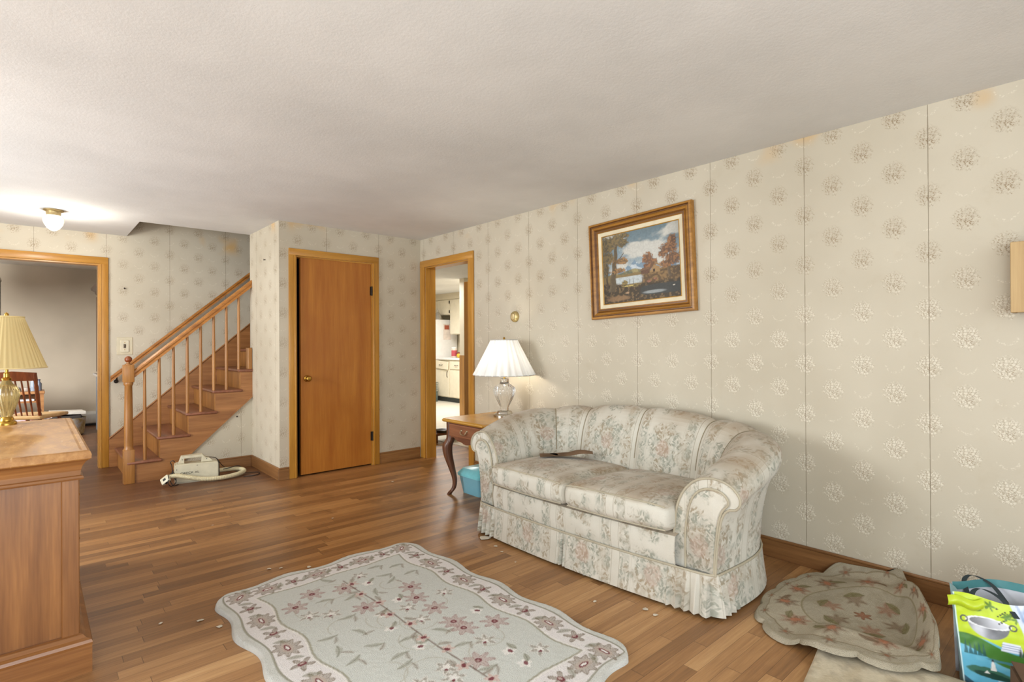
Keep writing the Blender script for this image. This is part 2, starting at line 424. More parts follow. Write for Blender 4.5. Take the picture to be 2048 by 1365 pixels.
# ---- casings
def casing_y(name, x0, x1, y, top, w, t=0.018, inner=0.0, depth=0.1):
    """casing on a wall facing -Y around an opening x0..x1"""
    bm = B(); W = w
    for (a, b) in ((x0 - W, x0), (x1, x1 + W)):
        box(bm, a, b, y - t, y - 0.0005, 0, top + W, 0.004, 2)
        s = b - 0.014 if a < x0 else a; box(bm, s, s + 0.014, y - t - 0.004, y - t + 0.004, 0, top, 0.003, 1)
    box(bm, x0 - W + 0.001, x1 + W - 0.001, y - t - 0.0015, y - 0.0008, top, top + W - 0.001, 0.004, 2, mat=1)
    # jamb lining
    box(bm, x0 - 0.002, x0 + 0.012, y + 0.0005, y + depth, 0, top, mat=0); box(bm, x1 - 0.012, x1 + 0.002, y + 0.0005, y + depth, 0, top)
    box(bm, x0 - 0.002, x1 + 0.002, y + 0.0008, y + depth, top - 0.012, top + 0.001, mat=1)
    return struct(name, bm, [CASING, CASING_H], True)
casing_y('trim_1', DX0 - 0.012, DX1 + 0.012, YB, DT, 0.062)
casing_y('trim_2', OX0, OX1, YF, OT, 0.069, depth=0.115)
bm = B()
for (a, b) in ((KY0 - 0.079, KY0), (KY1, KY1 + 0.079)):
    box(bm, XR - 0.018, XR - 0.0005, a, b, 0, KT + 0.07, 0.004, 2)
box(bm, XR - 0.0195, XR - 0.0008, KY0 - 0.078, KY1 + 0.078, KT, KT + 0.069, 0.004, 2, mat=1)
box(bm, XR + 0.0005, XR + 0.116, KY0 - 0.002, KY0 + 0.012, 0, KT); box(bm, XR + 0.0005, XR + 0.116, KY1 - 0.012, KY1 + 0.002, 0, KT)
box(bm, XR + 0.0008, XR + 0.1155, KY0, KY1, KT - 0.012, KT + 0.001, mat=1)
struct('trim_3', bm, [CASING, CASING_Y], True)
# threshold board of the kitchen doorway is flush: none
# ---- baseboards
def base_x(name, segs, y, m):
    bm = B()
    for a, b in segs:
        box(bm, a, b, y - 0.013, y - 0.0005, 0, 0.095, 0.002, 1); box(bm, a, b, y - 0.015, y - 0.0005, 0.095, 0.11, 0.005, 2)
    return struct(name, bm, m)
def base_y(name, segs, x, m):
    bm = B()
    for a, b in segs:
        box(bm, x - 0.013, x - 0.0005, a, b, 0, 0.095, 0.002, 1); box(bm, x - 0.015, x - 0.0005, a, b, 0.095, 0.11, 0.005, 2)
    return struct(name, bm, m)
base_x('baseboard_back', [(XS - 0.013, DX0 - 0.075), (DX1 + 0.075, XR - 0.019)], YB, BASE_X)
base_x('baseboard_stairs', [(0.99, XS - 0.014)], YS, BASE_X)
base_y('baseboard_closet', [(YB - 0.012, YS - 0.001)], XS, BASE_Y)
base_y('baseboard_right', [(-2.4, KY0 - 0.08)], XR, BASE_Y)

# ------------------------------------------------------------------ closet door
t = thing('closet_door', 'flat honey brown wooden closet door slightly ajar beside the stairs', 'door', (DX1, YB + 0.012, 0))
tL = -(DX1 - 1.832)
bm = B(); box(bm, tL, -0.002, -0.004, 0.032, 0.012, DT - 0.006, 0.0015, 1); obj('door_leaf', bm, DOORW, t)
bm = B()
lathe(bm, [(0.0001, 0.062), (0.018, 0.060), (0.027, 0.048), (0.027, 0.036), (0.016, 0.024), (0.011, 0.012), (0.026, 0.008), (0.030, 0.0), (0.030, -0.002)], 24)
bmesh.ops.rotate(bm, verts=bm.verts, matrix=Matrix.Rotation(PI / 2, 3, 'X')); bmesh.ops.translate(bm, verts=bm.verts, vec=(tL + 0.055, -0.005, 0.885))
k = obj('door_knob', bm, BRASS, t, True); k['label'] = 'round brass knob'
for z in (0.285, 1.72):
    bm = B(); tube(bm, [(0.004, -0.012, z - 0.045), (0.004, -0.012, z + 0.045)], 0.007, 10); box(bm, -0.012, 0.012, -0.008, -0.0045, z - 0.044, z + 0.044)
    h = obj('hinge', bm, BLACKIRON, t, True)
bm = B(); box(bm, DX0 - 0.02, DX1 + 0.02, YB + 0.6, YB + 0.62, 0, H); struct('wall_closet_inner', bm, plain('closet_shade', C(40, 32, 26), 0.9))  # closet back coloured near black as shade behind the ajar door

# ------------------------------------------------------------------ staircase
t = thing('staircase', 'honey wood staircase with brown treads, turned newel and round balusters', 'staircase', (0, 0, 0))
NX0, RUN, Z0, RISE = 0.622, 0.2225, 0.187, 0.192
YT = 5.672
for i in range(8):
    x, z = NX0 + RUN * i, Z0 + RISE * i
    ye = YT if i < 5 else HY + 0.004
    bm = B(); box(bm, x, x + 0.262, ye, YF - 0.021, z - 0.026, z, 0.011, 4); obj('tread', bm, TREAD, t, True)
    bm = B(); box(bm, x + 0.024, x + 0.04, max(ye, YS) + 0.002, YF - 0.022, z - RISE + 0.001 if i else 0.0, z - 0.0265); obj('riser', bm, STAIR_V, t)
pts = [(NX0 + 0.024, 0.0)]
for i in range(5):
    x, z = NX0 + RUN * i + 0.024, Z0 + RISE * i - 0.027
    pts += [(x, z), (x + RUN, z)]
pts = pts[:-1] + [(1.6405, Z0 + RISE * 4 - 0.027), (1.6405, 0.694), (0.886, 0.0)]
bm = B(); prism(bm, pts, 'y', YS - 0.012, YS + 0.0); obj('outer_stringer', bm, STAIR_P, t)
bm = B(); prism(bm, [(0.885, -0.0), (0.90, 0.0), (1.640, 0.681), (1.640, 0.698)], 'y', YS - 0.018, YS - 0.0125); obj('stringer_moulding', bm, STAIR_P, t)
s = 0.889
bm = B(); prism(bm, [(0.5815, 0.0), (0.72, 0.0), (2.3, 1.42), (2.3, 0.287 + s * (2.3 - 0.589)), (0.5815, 0.28)], 'y', YF - 0.02, YF - 0.0005); obj('wall_stringer', bm, STAIR_P, t)
bm = B(); tube(bm, [(0.583, YF - 0.02, 0.281), (2.3, YF - 0.02, 0.287 + s * (2.3 - 0.589))], 0.008, 8); obj('stringer_cap', bm, STAIR_P, t, True)
# newel
nx, ny = 0.640, 5.716
n = B(); box(n, nx - 0.040, nx + 0.040, ny - 0.040, ny + 0.040, 0, 0.292, 0.004, 2); box(n, nx - 0.040, nx + 0.040, ny - 0.040, ny + 0.040, 0.875, 1.028, 0.006, 2)
lathe(n, [(0.038, 0.29), (0.036, 0.302), (0.031, 0.31), (0.0335, 0.33), (0.0315, 0.6), (0.028, 0.845), (0.034, 0.852), (0.036, 0.865), (0.034, 0.88)], 28, (nx, ny, 0))
lathe(n, [(0.026, 1.026), (0.026, 1.034), (0.013, 1.04), (0.013, 1.05)], 24, (nx, ny, 0))
nw = obj('newel_post', n, STAIR_V, t, True)
bm = B(); ball(bm, (nx, ny, 1.074), 0.028, 16); obj('ball_finial', bm, plain('finial_wood', C(140, 72, 34), 0.3), nw, True)
# handrail
def rail(bm, p0, p1, w, h, yc):
    (x0, z0), (x1, z1) = p0, p1
    prof = [(-w, -h), (w, -h), (w * 0.8, -h * 0.35), (w * 1.05, 0.1 * h), (w * 1.05, 0.55 * h), (w * 0.6, h), (-w * 0.6, h), (-w * 1.05, 0.55 * h), (-w * 1.05, 0.1 * h), (-w * 0.8, -h * 0.35)]
    a = [bm.verts.new((x0, yc + p, z0 + q)) for p, q in prof]; b = [bm.verts.new((x1, yc + p, z1 + q)) for p, q in prof]
    for i in range(10): bm.faces.new([a[i], a[(i + 1) % 10], b[(i + 1) % 10], b[i]])
    bm.faces.new(a[::-1]); bm.faces.new(b); bmesh.ops.recalc_face_normals(bm, faces=bm.faces)
ry = 5.716
bm = B(); rail(bm, (nx + 0.041, 0.951), (1.640, 1.800), 0.027, 0.036, ry); obj('handrail', bm, RAILW, t)
rz = lambda x: 0.951 + (x - nx - 0.041) * (1.800 - 0.951) / (1.640 - nx - 0.041)
for i in range(8):
    x = 0.757 + 0.1096 * i; tr = int((x - NX0) / RUN); zb = Z0 + RISE * tr
    bm = B(); zt = rz(x) - 0.034; tube(bm, [(x, ry, zb), (x, ry, zb + 0.3), (x, ry, zt)], [0.0135, 0.0145, 0.011], 12); obj('baluster', bm, STAIR_V, t, True)
bm = B(); box(bm, 1.600, 1.638, YT + 0.01, HY - 0.002, Z0 + RISE * 4, 1.165, 0.003, 1); obj('end_block', bm, STAIR_V, t)
# wall handrail
t = thing('wall_handrail', 'long honey wood handrail on dark brackets along the far stair wall', 'handrail', (0, 0, 0))
bm = B(); rail(bm, (0.590, 0.865), (2.3, 2.37), 0.02, 0.028, 6.548); obj('rail', bm, RAILW, t)
for x in (0.64, 1.9):
    z = 0.865 + (x - 0.59) * 0.88
    bm = B(); lathe(bm, [(0.02, 0), (0.02, 0.006), (0.01, 0.008)], 14); bmesh.ops.rotate(bm, verts=bm.verts, matrix=Matrix.Rotation(PI / 2, 3, 'X')); bmesh.ops.translate(bm, verts=bm.verts, vec=(x, YF - 0.001, z - 0.07))
    tube(bm, catmull([(x, YF - 0.004, z - 0.07), (x, 6.56, z - 0.065), (x, 6.548, z - 0.027)], 8), 0.007, 8); obj('bracket', bm, BLACKIRON, t, True)

# ------------------------------------------------------------------ switch, thermostat, nail marks
t = thing('light_switch', 'cream light switch on clear backing plate beside the handrail', 'light switch', (0.711, YF, 1.188))
bm = B(); box(bm, -0.066, 0.066, -0.004, -0.0006, -0.087, 0.087, 0.003, 2); obj('backing_plate', bm, plain('aged_clear_plastic', C(206, 194, 164), 0.25, var=0.05), t)
bm = B(); box(bm, -0.036, 0.036, -0.010, -0.0042, -0.06, 0.06, 0.004, 2); p = obj('cover_plate', bm, plain('ivory_plastic', C(214, 204, 178), 0.35, var=0.03), t)
bm = B(); box(bm, -0.010, 0.010, -0.0106, -0.0101, -0.02, 0.02); box(bm, -0.005, 0.005, -0.022, -0.0105, -0.004, 0.012, 0.002, 1); obj('toggle', bm, plain('toggle_brown', C(96, 80, 60), 0.4), p)
for z in (-0.036, 0.036):
    bm = B(); lathe(bm, [(0.004, 0.0), (0.003, 0.002)], 10, (0, z, 0.0101)); bmesh.ops.rotate(bm, verts=bm.verts, matrix=Matrix.Rotation(PI / 2, 3, 'X')); obj('screw', bm, BRASS, p)

t = thing('thermostat', 'small round gold thermostat on the wall above the white lamp', 'thermostat', (XR, 3.42, 1.423), 0)
Rm = Matrix.Rotation(-PI / 2, 3, 'Y')
bm = B(); lathe(bm, [(0.047, 0.0006), (0.047, 0.010), (0.043, 0.020), (0.036, 0.026), (0.0001, 0.027)], 32); bmesh.ops.rotate(bm, verts=bm.verts, matrix=Rm); obj('housing', bm, plain('thermostat_gold', C(186, 164, 110), 0.35, 0.5, 0.05), t, True)
bm = B(); lathe(bm, [(0.026, 0.0272), (0.024, 0.034), (0.012, 0.036), (0.0001, 0.0362)], 28); bmesh.ops.rotate(bm, verts=bm.verts, matrix=Rm); obj('dial', bm, plain('thermostat_dial', C(206, 190, 146), 0.25, 0.4, 0.05), t, True)

for i, (loc, ax, lab) in enumerate([((0.7105, YF, 1.765), 'y', 'small dark nail in the wallpaper above the light switch'), ((XS, 5.28, 1.985), 'x', 'small dark hook high on the narrow wall left of the closet door'), ((1.50, YS, 0.50), 'y', 'small dark nail in the wallpaper under the stairs')]):
    bm = B(); lathe(bm, [(0.0035, 0.0005), (0.0035, 0.012), (0.008, 0.013), (0.007, 0.016), (0.0001, 0.0165)], 12)
    bmesh.ops.rotate(bm, verts=bm.verts, matrix=Matrix.Rotation(PI / 2, 3, 'X') if ax == 'y' else Rm)
    o = obj('nail', bm, BLACKIRON, None, True); o.location = loc; tag(o, lab, 'nail')

# tan panel box at the right edge of the picture
t = thing('wall_panel', 'flat tan wooden box panel mounted on the right wall at the picture edge', 'panel', (XR, 0.293, 1.314))
bm = B(); box(bm, -0.100, -0.088, -0.9, 0, 0, 0.288, 0.002, 1); obj('front_board', bm, wood('tan_board', C(196, 166, 118), C(176, 144, 98), 2, 0.7, 0.6), t)
bm = B(); box(bm, -0.0875, -0.0006, -0.012, 0, 0, 0.288); box(bm, -0.0875, -0.0006, -0.9, -0.0125, 0.276, 0.288); obj('return_board', bm, wood('tan_board_dark', C(150, 120, 80), C(120, 92, 58), 1, 0.7, 0.6), t)

# ------------------------------------------------------------------ ceiling light
GL = NG('lit_crystal_glass'); v = GL.obj()
edge = GL.voro(v, 60, 'DISTANCE_TO_EDGE')
GL.base(C(250, 246, 236)); GL.set(Roughness=0.15); GL.b.inputs['Emission Color'].default_value = C(255, 246, 226)
lw = GL.n('ShaderNodeLayerWeight'); lw.inputs[0].default_value = 0.35
GL.link(GL.m('ADD', 0.22, GL.m('MULTIPLY', GL.m('SUBTRACT', 1.0, GL.m('POWER', lw.outputs['Facing'], 0.6)), GL.m('ADD', 0.9, GL.m('MULTIPLY', edge, 3.0)))), GL.b.inputs['Emission Strength'])
GL.bump(edge, 0.6, 0.004)
t = thing('ceiling_light', 'small lit glass globe light on the ceiling by the stairwell', 'ceiling light', (0.147, 5.70, H))
bm = B(); lathe(bm, [(0.066, -0.0005), (0.066, -0.008), (0.05, -0.016), (0.046, -0.045), (0.05, -0.052), (0.0001, -0.0521)][::-1], 32); obj('brass_fitter', bm, plain('fitter_brass', C(176, 156, 112), 0.35, 0.8, 0.08), t, True)
bm = B(); lathe(bm, [(0.050, -0.046), (0.062, -0.056), (0.068, -0.075), (0.067, -0.095), (0.058, -0.120), (0.040, -0.147), (0.018, -0.164), (0.0001, -0.169)], 36, ribs=18, ribamp=lambda z: 0.012, caps=False); obj('glass_globe', bm, GL.mat, t, True)

# ------------------------------------------------------------------ framed landscape painting
t = thing('framed_painting', 'gilt framed autumn landscape painting hanging crooked above the sofa', 'painting', (XR - 0.002, 2.155, 1.7245))
t.rotation_euler = (math.radians(-2.2), 0, 0)
# local: y = along wall (+y is left in the picture), z up; face toward -x
GILT = wood('gilt_frame_wood', C(190, 136, 60), C(138, 92, 34), 1, 0.8, 0.34, False, 10)
GILT2 = plain('gilt_bead', C(196, 150, 74), 0.3, 0.4, 0.12)
LINEN = plain('linen_liner', C(222, 210, 180), 0.8, var=0.04)
OW, OH = 0.412, 0.345
def frame_ring(bm, o, i, prof):
    """mitred frame: prof list of (s, depth) s=0 outer..1 inner"""
    loops = []
    for s_, d_ in prof:
        w = o[0] + (i[0] - o[0]) * s_; h = o[1] + (i[1] - o[1]) * s_
        loops.append([bm.verts.new((-d_, a * w, b * h)) for a, b in ((1, -1), (-1, -1), (-1, 1), (1, 1))])
    for q in range(len(loops) - 1):
        for k in range(4): bm.faces.new([loops[q][k], loops[q][(k + 1) % 4], loops[q + 1][(k + 1) % 4], loops[q + 1][k]])
    bmesh.ops.recalc_face_normals(bm, faces=bm.faces)
bm = B(); frame_ring(bm, (OW, OH), (0.338, 0.272), [(0, 0.0), (0, 0.030), (0.06, 0.038), (0.22, 0.040), (0.28, 0.030), (0.36, 0.030), (0.44, 0.036), (0.60, 0.026), (0.72, 0.018), (0.78, 0.024), (0.9, 0.024), (0.95, 0.016), (1.0, 0.016)]); fr = obj('frame', bm, [GILT, wood('gilt_groove_wood', C(128, 84, 36), C(86, 52, 20), 1, 0.8, 0.4, False, 10)], t)
for i_, f in enumerate(fr.data.polygons):
    if i_ // 4 in (3, 4, 7, 9): f.material_index = 1
bm = B(); frame_ring(bm, (0.338, 0.272), (0.312, 0.246), [(0, 0.010), (0, 0.019), (0.1, 0.020), (0.88, 0.013), (1.0, 0.013)]); obj('liner', bm, LINEN, t)
bm = B(); frame_ring(bm, (0.3125, 0.2465), (0.306, 0.240), [(0, 0.009), (0, 0.0155), (0.5, 0.0165), (1.0, 0.0115)]); obj('gold_fillet', bm, GILT2, t)
# canvas painted point by point
NU, NV = 260, 204
U, V = np.meshgrid(np.linspace(0, 1, NU), np.linspace(0, 1, NV), indexing='ij')   # U left->right, V bottom->top
def paint_landscape(U, V):
    n1 = fbm(U * 6, V * 6, 5); n2 = fbm(U * 16 + 9, V * 16, 4); n3 = fbm(U * 40, V * 40 + 3, 3); n4 = fbm(U * 62 + 8, V * 54 + 3, 3)
    col = np.zeros(U.shape + (3,)); col[:] = Cn(120, 140, 150)
    col = blend(col, sst(V, 0.60, 1.0), Cn(92, 112, 120)); col = blend(col, sst(.66 - V, 0, .2) * .7, Cn(168, 174, 172))
    cl = sst(fbm(U * 4.2 + 4, V * 5.5 + 2, 5) + 0.16 * np.exp(-((U - .52 - .5 * (V - .72)) ** 2 / .05 + (V - .72) ** 2 / .02)), 0.50, 0.68); col = blend(col, cl * 0.85, Cn(190, 186, 174))
    col = blend(col, sst(n1, 0.6, 0.75) * 0.4 * sst(V, .7, .9), Cn(150, 148, 140))
    # mountains
    ridge = 0.46 + np.maximum.reduce([0.13 - np.abs(U - 0.44) * 1.3, 0.10 - np.abs(U - 0.54) * 1.1, 0.07 - np.abs(U - .35) * .9, .075 - np.abs(U - .48) * 1.4, 0 * U]) + 0.03 * (n3 - .5)
    m = sst(ridge - V, 0, 0.012); col = blend(col, m, Cn(108, 132, 150)); col = blend(col, m * sst(n3 + 1.5 * (n2 - .5), 0.48, 0.6) * 0.75, Cn(186, 194, 198))
    hill = 0.43 + 0.06 * np.sin(U * 5 + 0.3) * sst(U, .2, .5) + 0.02 * (n2 - .5); m = sst(hill - V, 0, 0.02)
    col = blend(col, m, Cn(98, 100, 76)); col = blend(col, m * sst(n2, .45, .65), Cn(148, 134, 84))
    m = sst(0.40 + 0.02 * n2 - V, 0, .02); col = blend(col, m, Cn(126, 104, 56))
    # lake
    m = sst(0.365 - V, 0, .01) * sst(V - 0.24, 0, .02) * sst(0.60 + .05 * n2 - U, 0, .03) * sst(U - .14, 0, .03)
    col = blend(col, m, Cn(170, 178, 178)); col = blend(col, m * sst(n3, .5, .7) * .4, Cn(130, 132, 124))
    # right bank
    bank = 0.40 + 0.03 * np.sin(U * 9) + .03 * (n2 - .5); m = sst(bank - V, 0, .02) * sst(U - 0.50 - .12 * (0.40 - V) * 0 + .06 * (n1 - .5), 0, .05)
    col = blend(col, m, Cn(92, 70, 40)); col = blend(col, m * sst(n3, .45, .65) * .7, Cn(142, 108, 56))
    gr = 0.25 + .03 * (n2 - .5) + .06 * np.exp(-((U - .06) / .2) ** 2); m = sst(gr - V, 0, .03); col = blend(col, m, Cn(64, 52, 34)); col = blend(col, m * sst(n3, .5, .68) * .6, Cn(132, 104, 60))
    # dark pond in front
    m = np.exp(-(((U - .78) / .30) ** 4 + ((V - .13) / .075) ** 4)); col = blend(col, sst(m, .35, .6), Cn(58, 58, 54)); m2 = np.exp(-(((U - .68) / .17) ** 2 + ((V - .10) / .028) ** 2)); col = blend(col, sst(m2, .35, .7) * .85, Cn(140, 146, 146))
    m = np.exp(-(((U - .2) / .22) ** 2 + ((V - .06) / .05) ** 2)); col = blend(col, sst(m + .3 * (n3 - .5), .35, .8), Cn(128, 96, 58))
    # cottage
    def poly(xs, ys, c, soft=.004):
        nonlocal col
        inside = np.ones(U.shape); k = len(xs)
        for i in range(k):
            x0, y0, x1, y1 = xs[i], ys[i], xs[(i + 1) % k], ys[(i + 1) % k]; L = math.hypot(x1 - x0, y1 - y0)
            inside = inside * sst(((x1 - x0) * (V - y0) - (y1 - y0) * (U - x0)) / L, -soft, soft)
        col = blend(col, inside, c)
    def blobs(lst, c, c2, thr=.5):
        nonlocal col
        f = np.zeros(U.shape)
        for x, y, r, q in lst: f = np.maximum(f, np.exp(-(((U - x) / r) ** 2 + ((V - y) / q) ** 2)))
        m = sst(f + .45 * (n2 - .5) + .5 * (n4 - .5), thr - .10, thr + .16); col = blend(col, m * .95, c); col = blend(col, m * sst(n4 + .5 * (n2 - .5), .40, .66) * .8, c2)
    def trunk(x0, y0, x1, y1, w0, w1, c):
        nonlocal col
        tt = np.clip((V - y0) / (y1 - y0), 0, 1); xc = x0 + (x1 - x0) * tt + .006 * np.sin(V * 30); w = w0 + (w1 - w0) * tt
        m = sst(w - np.abs(U - xc), -.003, .005) * sst(V - y0, -.01, .005) * sst(y1 - V, -.01, .02); col = blend(col, m, c); col = blend(col, m * sst(xc - U, 0, w0) * .6, np.array(c) * 1.9)
    blobs([(.62, .56, .09, .12), (.66, .50, .10, .1), (.60, .46, .07, .08)], Cn(104, 66, 34), Cn(150, 98, 48))
    trunk(.88, .28, .86, .60, .022, .010, Cn(92, 74, 50))
    blobs([(.86, .66, .14, .10), (.92, .76, .07, .10), (.80, .60, .08, .07), (.92, .52, .12, .12), (.84, .46, .10, .06)], Cn(98, 64, 34), Cn(152, 102, 52))
    poly([.52, .63, .63, .52], [.36, .36, .42, .41], Cn(96, 66, 44)); poly([.50, .65, .62, .54], [.41, .42, .45, .445], Cn(116, 84, 56))
    poly([.63, .76, .76, .69], [.37, .36, .43, .47], Cn(150, 116, 66)); poly([.61, .63, .70, .695], [.40, .39, .49, .52], Cn(104, 76, 48)); poly([.695, .70, .79, .80], [.52, .48, .42, .425], Cn(138, 106, 62)); poly([.675, .70, .70, .675], [.37, .37, .41, .41], Cn(56, 40, 28))
    # big left trees
    trunk(.12, .17, .20, .86, .048, .018, Cn(88, 74, 50)); trunk(.05, .2, .06, .6, .014, .01, Cn(74, 60, 40)); trunk(.17, .55, .30, .72, .012, .006, Cn(80, 64, 42))
    blobs([(.05, .86, .16, .16), (.18, .92, .16, .10), (.28, .86, .10, .08), (.06, .68, .12, .12), (.30, .96, .08, .05), (.04, .5, .07, .14)], Cn(86, 74, 44), Cn(124, 102, 56))
    blobs([(.24, .60, .12, .06), (.30, .58, .07, .04), (.22, .46, .10, .05)], Cn(112, 82, 42), Cn(160, 116, 58))
    blobs([(.30, .27, .05, .04), (.45, .22, .05, .03)], Cn(92, 78, 40), Cn(140, 118, 56)); blobs([(.34, .225, .10, .012)], Cn(150, 130, 60), Cn(182, 160, 76), .45)
    for x in (.36, .41, .53, .62): trunk(x, .24, x + .002, .33, .004, .003, Cn(70, 54, 40))
    blobs([(.62, .25, .035, .02), (.7, .27, .03, .02)], Cn(126, 78, 56), Cn(150, 100, 70))
    blobs([(.92, .155, .02, .01)], Cn(190, 180, 160), Cn(200, 190, 176)); blobs([(.33, .13, .035, .018)], Cn(150, 116, 84), Cn(180, 150, 110))
    col = col * (.86 + .28 * n4[..., None]); vig = 1 - .25 * sst(np.abs(U - .5), .3, .5); g_ = col.mean(-1, keepdims=True); return np.clip((g_ + (col - g_) * .82) * vig[..., None] * 1.18 + .006, 0, 1)
cc = paint_landscape(U, V).reshape(-1, 3)
bm = B(); gridmesh(bm, lambda i, j: (-0.012, 0.306 - 0.612 * i / (NU - 1), -0.240 + 0.480 * j / (NV - 1)), NU, NV)
bmesh.ops.recalc_face_normals(bm, faces=bm.faces)
obj('canvas', bm, attrmat('oil_paint', 0.5, 90, 0.15, 0.002, 0.35, 0.06, 120), t, cols=cc)['label'] = 'painted mountain lake with cottage and autumn trees'
for f in t.children[-1].data.polygons: pass

# ------------------------------------------------------------------ loveseat
def fabric(name, sheen=0.0):
    g = NG(name); q = g.xyz(g.uv()); u, v = q[0], q[1]
    P = 0.40
    us = g.m('SUBTRACT', g.m('FLOORED_MODULO', g.m('ADD', u, P / 2), P), P / 2)      # -.2 .. .2, 0 = bouquet centre
    au = g.m('ABSOLUTE', us); uv = g.vec(u, v, 0.0)
    R = 0.36
    vs = g.m('SUBTRACT', g.m('FLOORED_MODULO', g.m('ADD', v, R / 2), R), R / 2)
    n1 = g.noise(uv, 17, 4.0, 0.6)
    d = g.m('SQRT', g.m('ADD', g.m('POWER', g.m('DIVIDE', us, 0.115), 2.0), g.m('POWER', g.m('DIVIDE', vs, 0.165), 2.0)))
    d = g.m('ADD', d, g.m('MULTIPLY', g.m('SUBTRACT', n1, 0.5), 1.5))
    bq = g.m('SUBTRACT', 1.0, g.ss(d, 0.78, 1.08))
    # foliage stripes each side
    fo = g.m('SUBTRACT', 1.0, g.ss(g.m('ADD', g.m('ABSOLUTE', g.m('SUBTRACT', au, 0.145)), g.m('MULTIPLY', g.m('SUBTRACT', n1, 0.5), 0.05)), 0.020, 0.034))
    warp = g.add(uv, g.scale(g.noise(uv, 16, 2.0, 0.5, 1), (0.035, 0.035, 0)))
    wq = g.xyz(warp)
    ang = g.vec(g.m('ADD', wq[0], wq[1]), g.m('SUBTRACT', wq[1], wq[0]), 0.0); an2 = g.vec(g.m('SUBTRACT', wq[0], wq[1]), g.m('ADD', wq[1], wq[0]), 5.0)
    la = g.voro(g.scale(ang, (0.42, 1.1, 1)), 46); lb = g.voro(g.scale(an2, (0.42, 1.1, 1)), 46); lc = g.voro(g.scale(warp, (1.2, .5, 1)), 40)
    lm = g.m('MINIMUM', g.m('MINIMUM', la, lb), lc)
    leaf = g.m('SUBTRACT', 1.0, g.ss(lm, 0.26, 0.46))
    leafn = g.m('MULTIPLY', leaf, g.m('ADD', 0.35, g.m('MULTIPLY', g.ss(g.noise(uv, 26, 3.0, 0.65), 0.30, 0.55), 0.65)))
    mid = g.ss(g.noise(uv, 34, 2.0), 0.36, 0.58)
    leafn = g.m('MAXIMUM', leafn, g.m('MULTIPLY', mid, 0.42))
    # roses near the bouquet centre
    rd = g.m('SQRT', g.m('ADD', g.m('POWER', g.m('DIVIDE', us, 0.045), 2.0), g.m('POWER', g.m('DIVIDE', vs, 0.05), 2.0)))
    rose = g.m('SUBTRACT', 1.0, g.ss(g.m('ADD', rd, g.m('MULTIPLY', g.m('SUBTRACT', n1, 0.5), 1.0)), 0.75, 1.15))
    rp = g.ss(g.voro(warp, 70), 0.3, 0.6)
    weave = g.noise(g.scale(uv, (1, 0.35, 1)), 420, 1.0)
    big = g.noise(uv, 5.0, 3.0)
    c = g.ramp(big, [(0.3, C(198, 192, 178)), (0.7, C(214, 210, 198))])
    leafc = g.mix(g.ss(g.noise(uv, 9.0, 2.0), 0.42, 0.6), C(144, 147, 134), C(154, 138, 114))
    c = g.mix(g.m('MULTIPLY', g.m('MULTIPLY', g.m('MAXIMUM', bq, g.m('MULTIPLY', fo, 0.9)), leafn), 0.92), c, leafc)
    c = g.mix(g.m('MULTIPLY', rose, 0.30), c, C(198, 172, 156)); c = g.mix(g.m('MULTIPLY', g.m('MULTIPLY', rose, rp), 0.38), c, C(164, 136, 120))
    ln = g.m('LESS_THAN', g.m('ABSOLUTE', g.m('SUBTRACT', au, 0.178)), 0.0013); ln2 = g.m('LESS_THAN', g.m('ABSOLUTE', g.m('SUBTRACT', au, 0.112)), 0.0008)
    c = g.mix(g.m('MULTIPLY', g.m('MAXIMUM', ln, g.m('MULTIPLY', ln2, 0.5)), 0.6), c, C(132, 122, 100))
    c = g.mix(g.m('MULTIPLY', weave, 0.16), c, C(150, 140, 118))
    # worn brownish soil on top of arms, cushions and back
    nz = g.xyz(g.nor()); pz = g.xyz(g.pos())
    soil = g.m('MULTIPLY', g.ss(nz[2], 0.35, 0.95), g.ss(g.noise(g.pos(), 5.0, 2.0), 0.2, 0.7))
    c = g.mix(g.m('MULTIPLY', soil, 0.60), c, C(146, 118, 82))
    g.base(c); g.set(Roughness=0.85); g.b.inputs['Specular IOR Level'].default_value = 0.2
    g.b.inputs['Sheen Weight'].default_value = 0.15
    g.bump(g.m('ADD', g.m('MULTIPLY', weave, 0.4), leafn), 0.12, 0.002)
    return g.mat
FAB = fabric('floral_stripe_upholstery')
PIPE = plain('upholstery_piping', C(176, 166, 144), 0.8, var=0.06)
CREASE = plain('crease_shade', C(140, 128, 104), 0.85, var=0.06)
sofa = thing('loveseat', 'worn cream floral loveseat with rolled arms, channelled back and pleated skirt', 'sofa', (2.205, 1.958, 0), math.radians(-88.0))
# inner outline of arms and back at seat height
A_, B_, Y0_, NEXP = 0.600, 0.53, -0.015, 5.4
def sup(th):
    c, s = cos(th), sin(th)
    return Vector((A_ * math.copysign(abs(c) ** (2 / NEXP), c), Y0_ + B_ * abs(s) ** (2 / NEXP), 0))
raw = [sup(PI - PI * i / 4000) for i in range(4001)]
cum = [0.0]
for a, b in zip(raw, raw[1:]): cum.append(cum[-1] + (b - a).length)
LT = cum[-1]
import bisect
def path(s):
    s = max(0.0, min(LT, s)); i = min(max(bisect.bisect_left(cum, s), 1), 4000)
    f = (s - cum[i - 1]) / max(cum[i] - cum[i - 1], 1e-9); p = raw[i - 1].lerp(raw[i], f)
    w = 0.075
    def rp(q):
        if q <= 0: return raw[0] + Vector((0, q, 0))
        if q >= LT: return raw[-1] - Vector((0, q - LT, 0))
        k = min(max(bisect.bisect_left(cum, q), 1), 4000); return raw[k - 1].lerp(raw[k], (q - cum[k - 1]) / max(cum[k] - cum[k - 1], 1e-9))
    t = (rp(s + w) - rp(s - w)).normalized()
    return p, Vector((-t.y, t.x, 0))
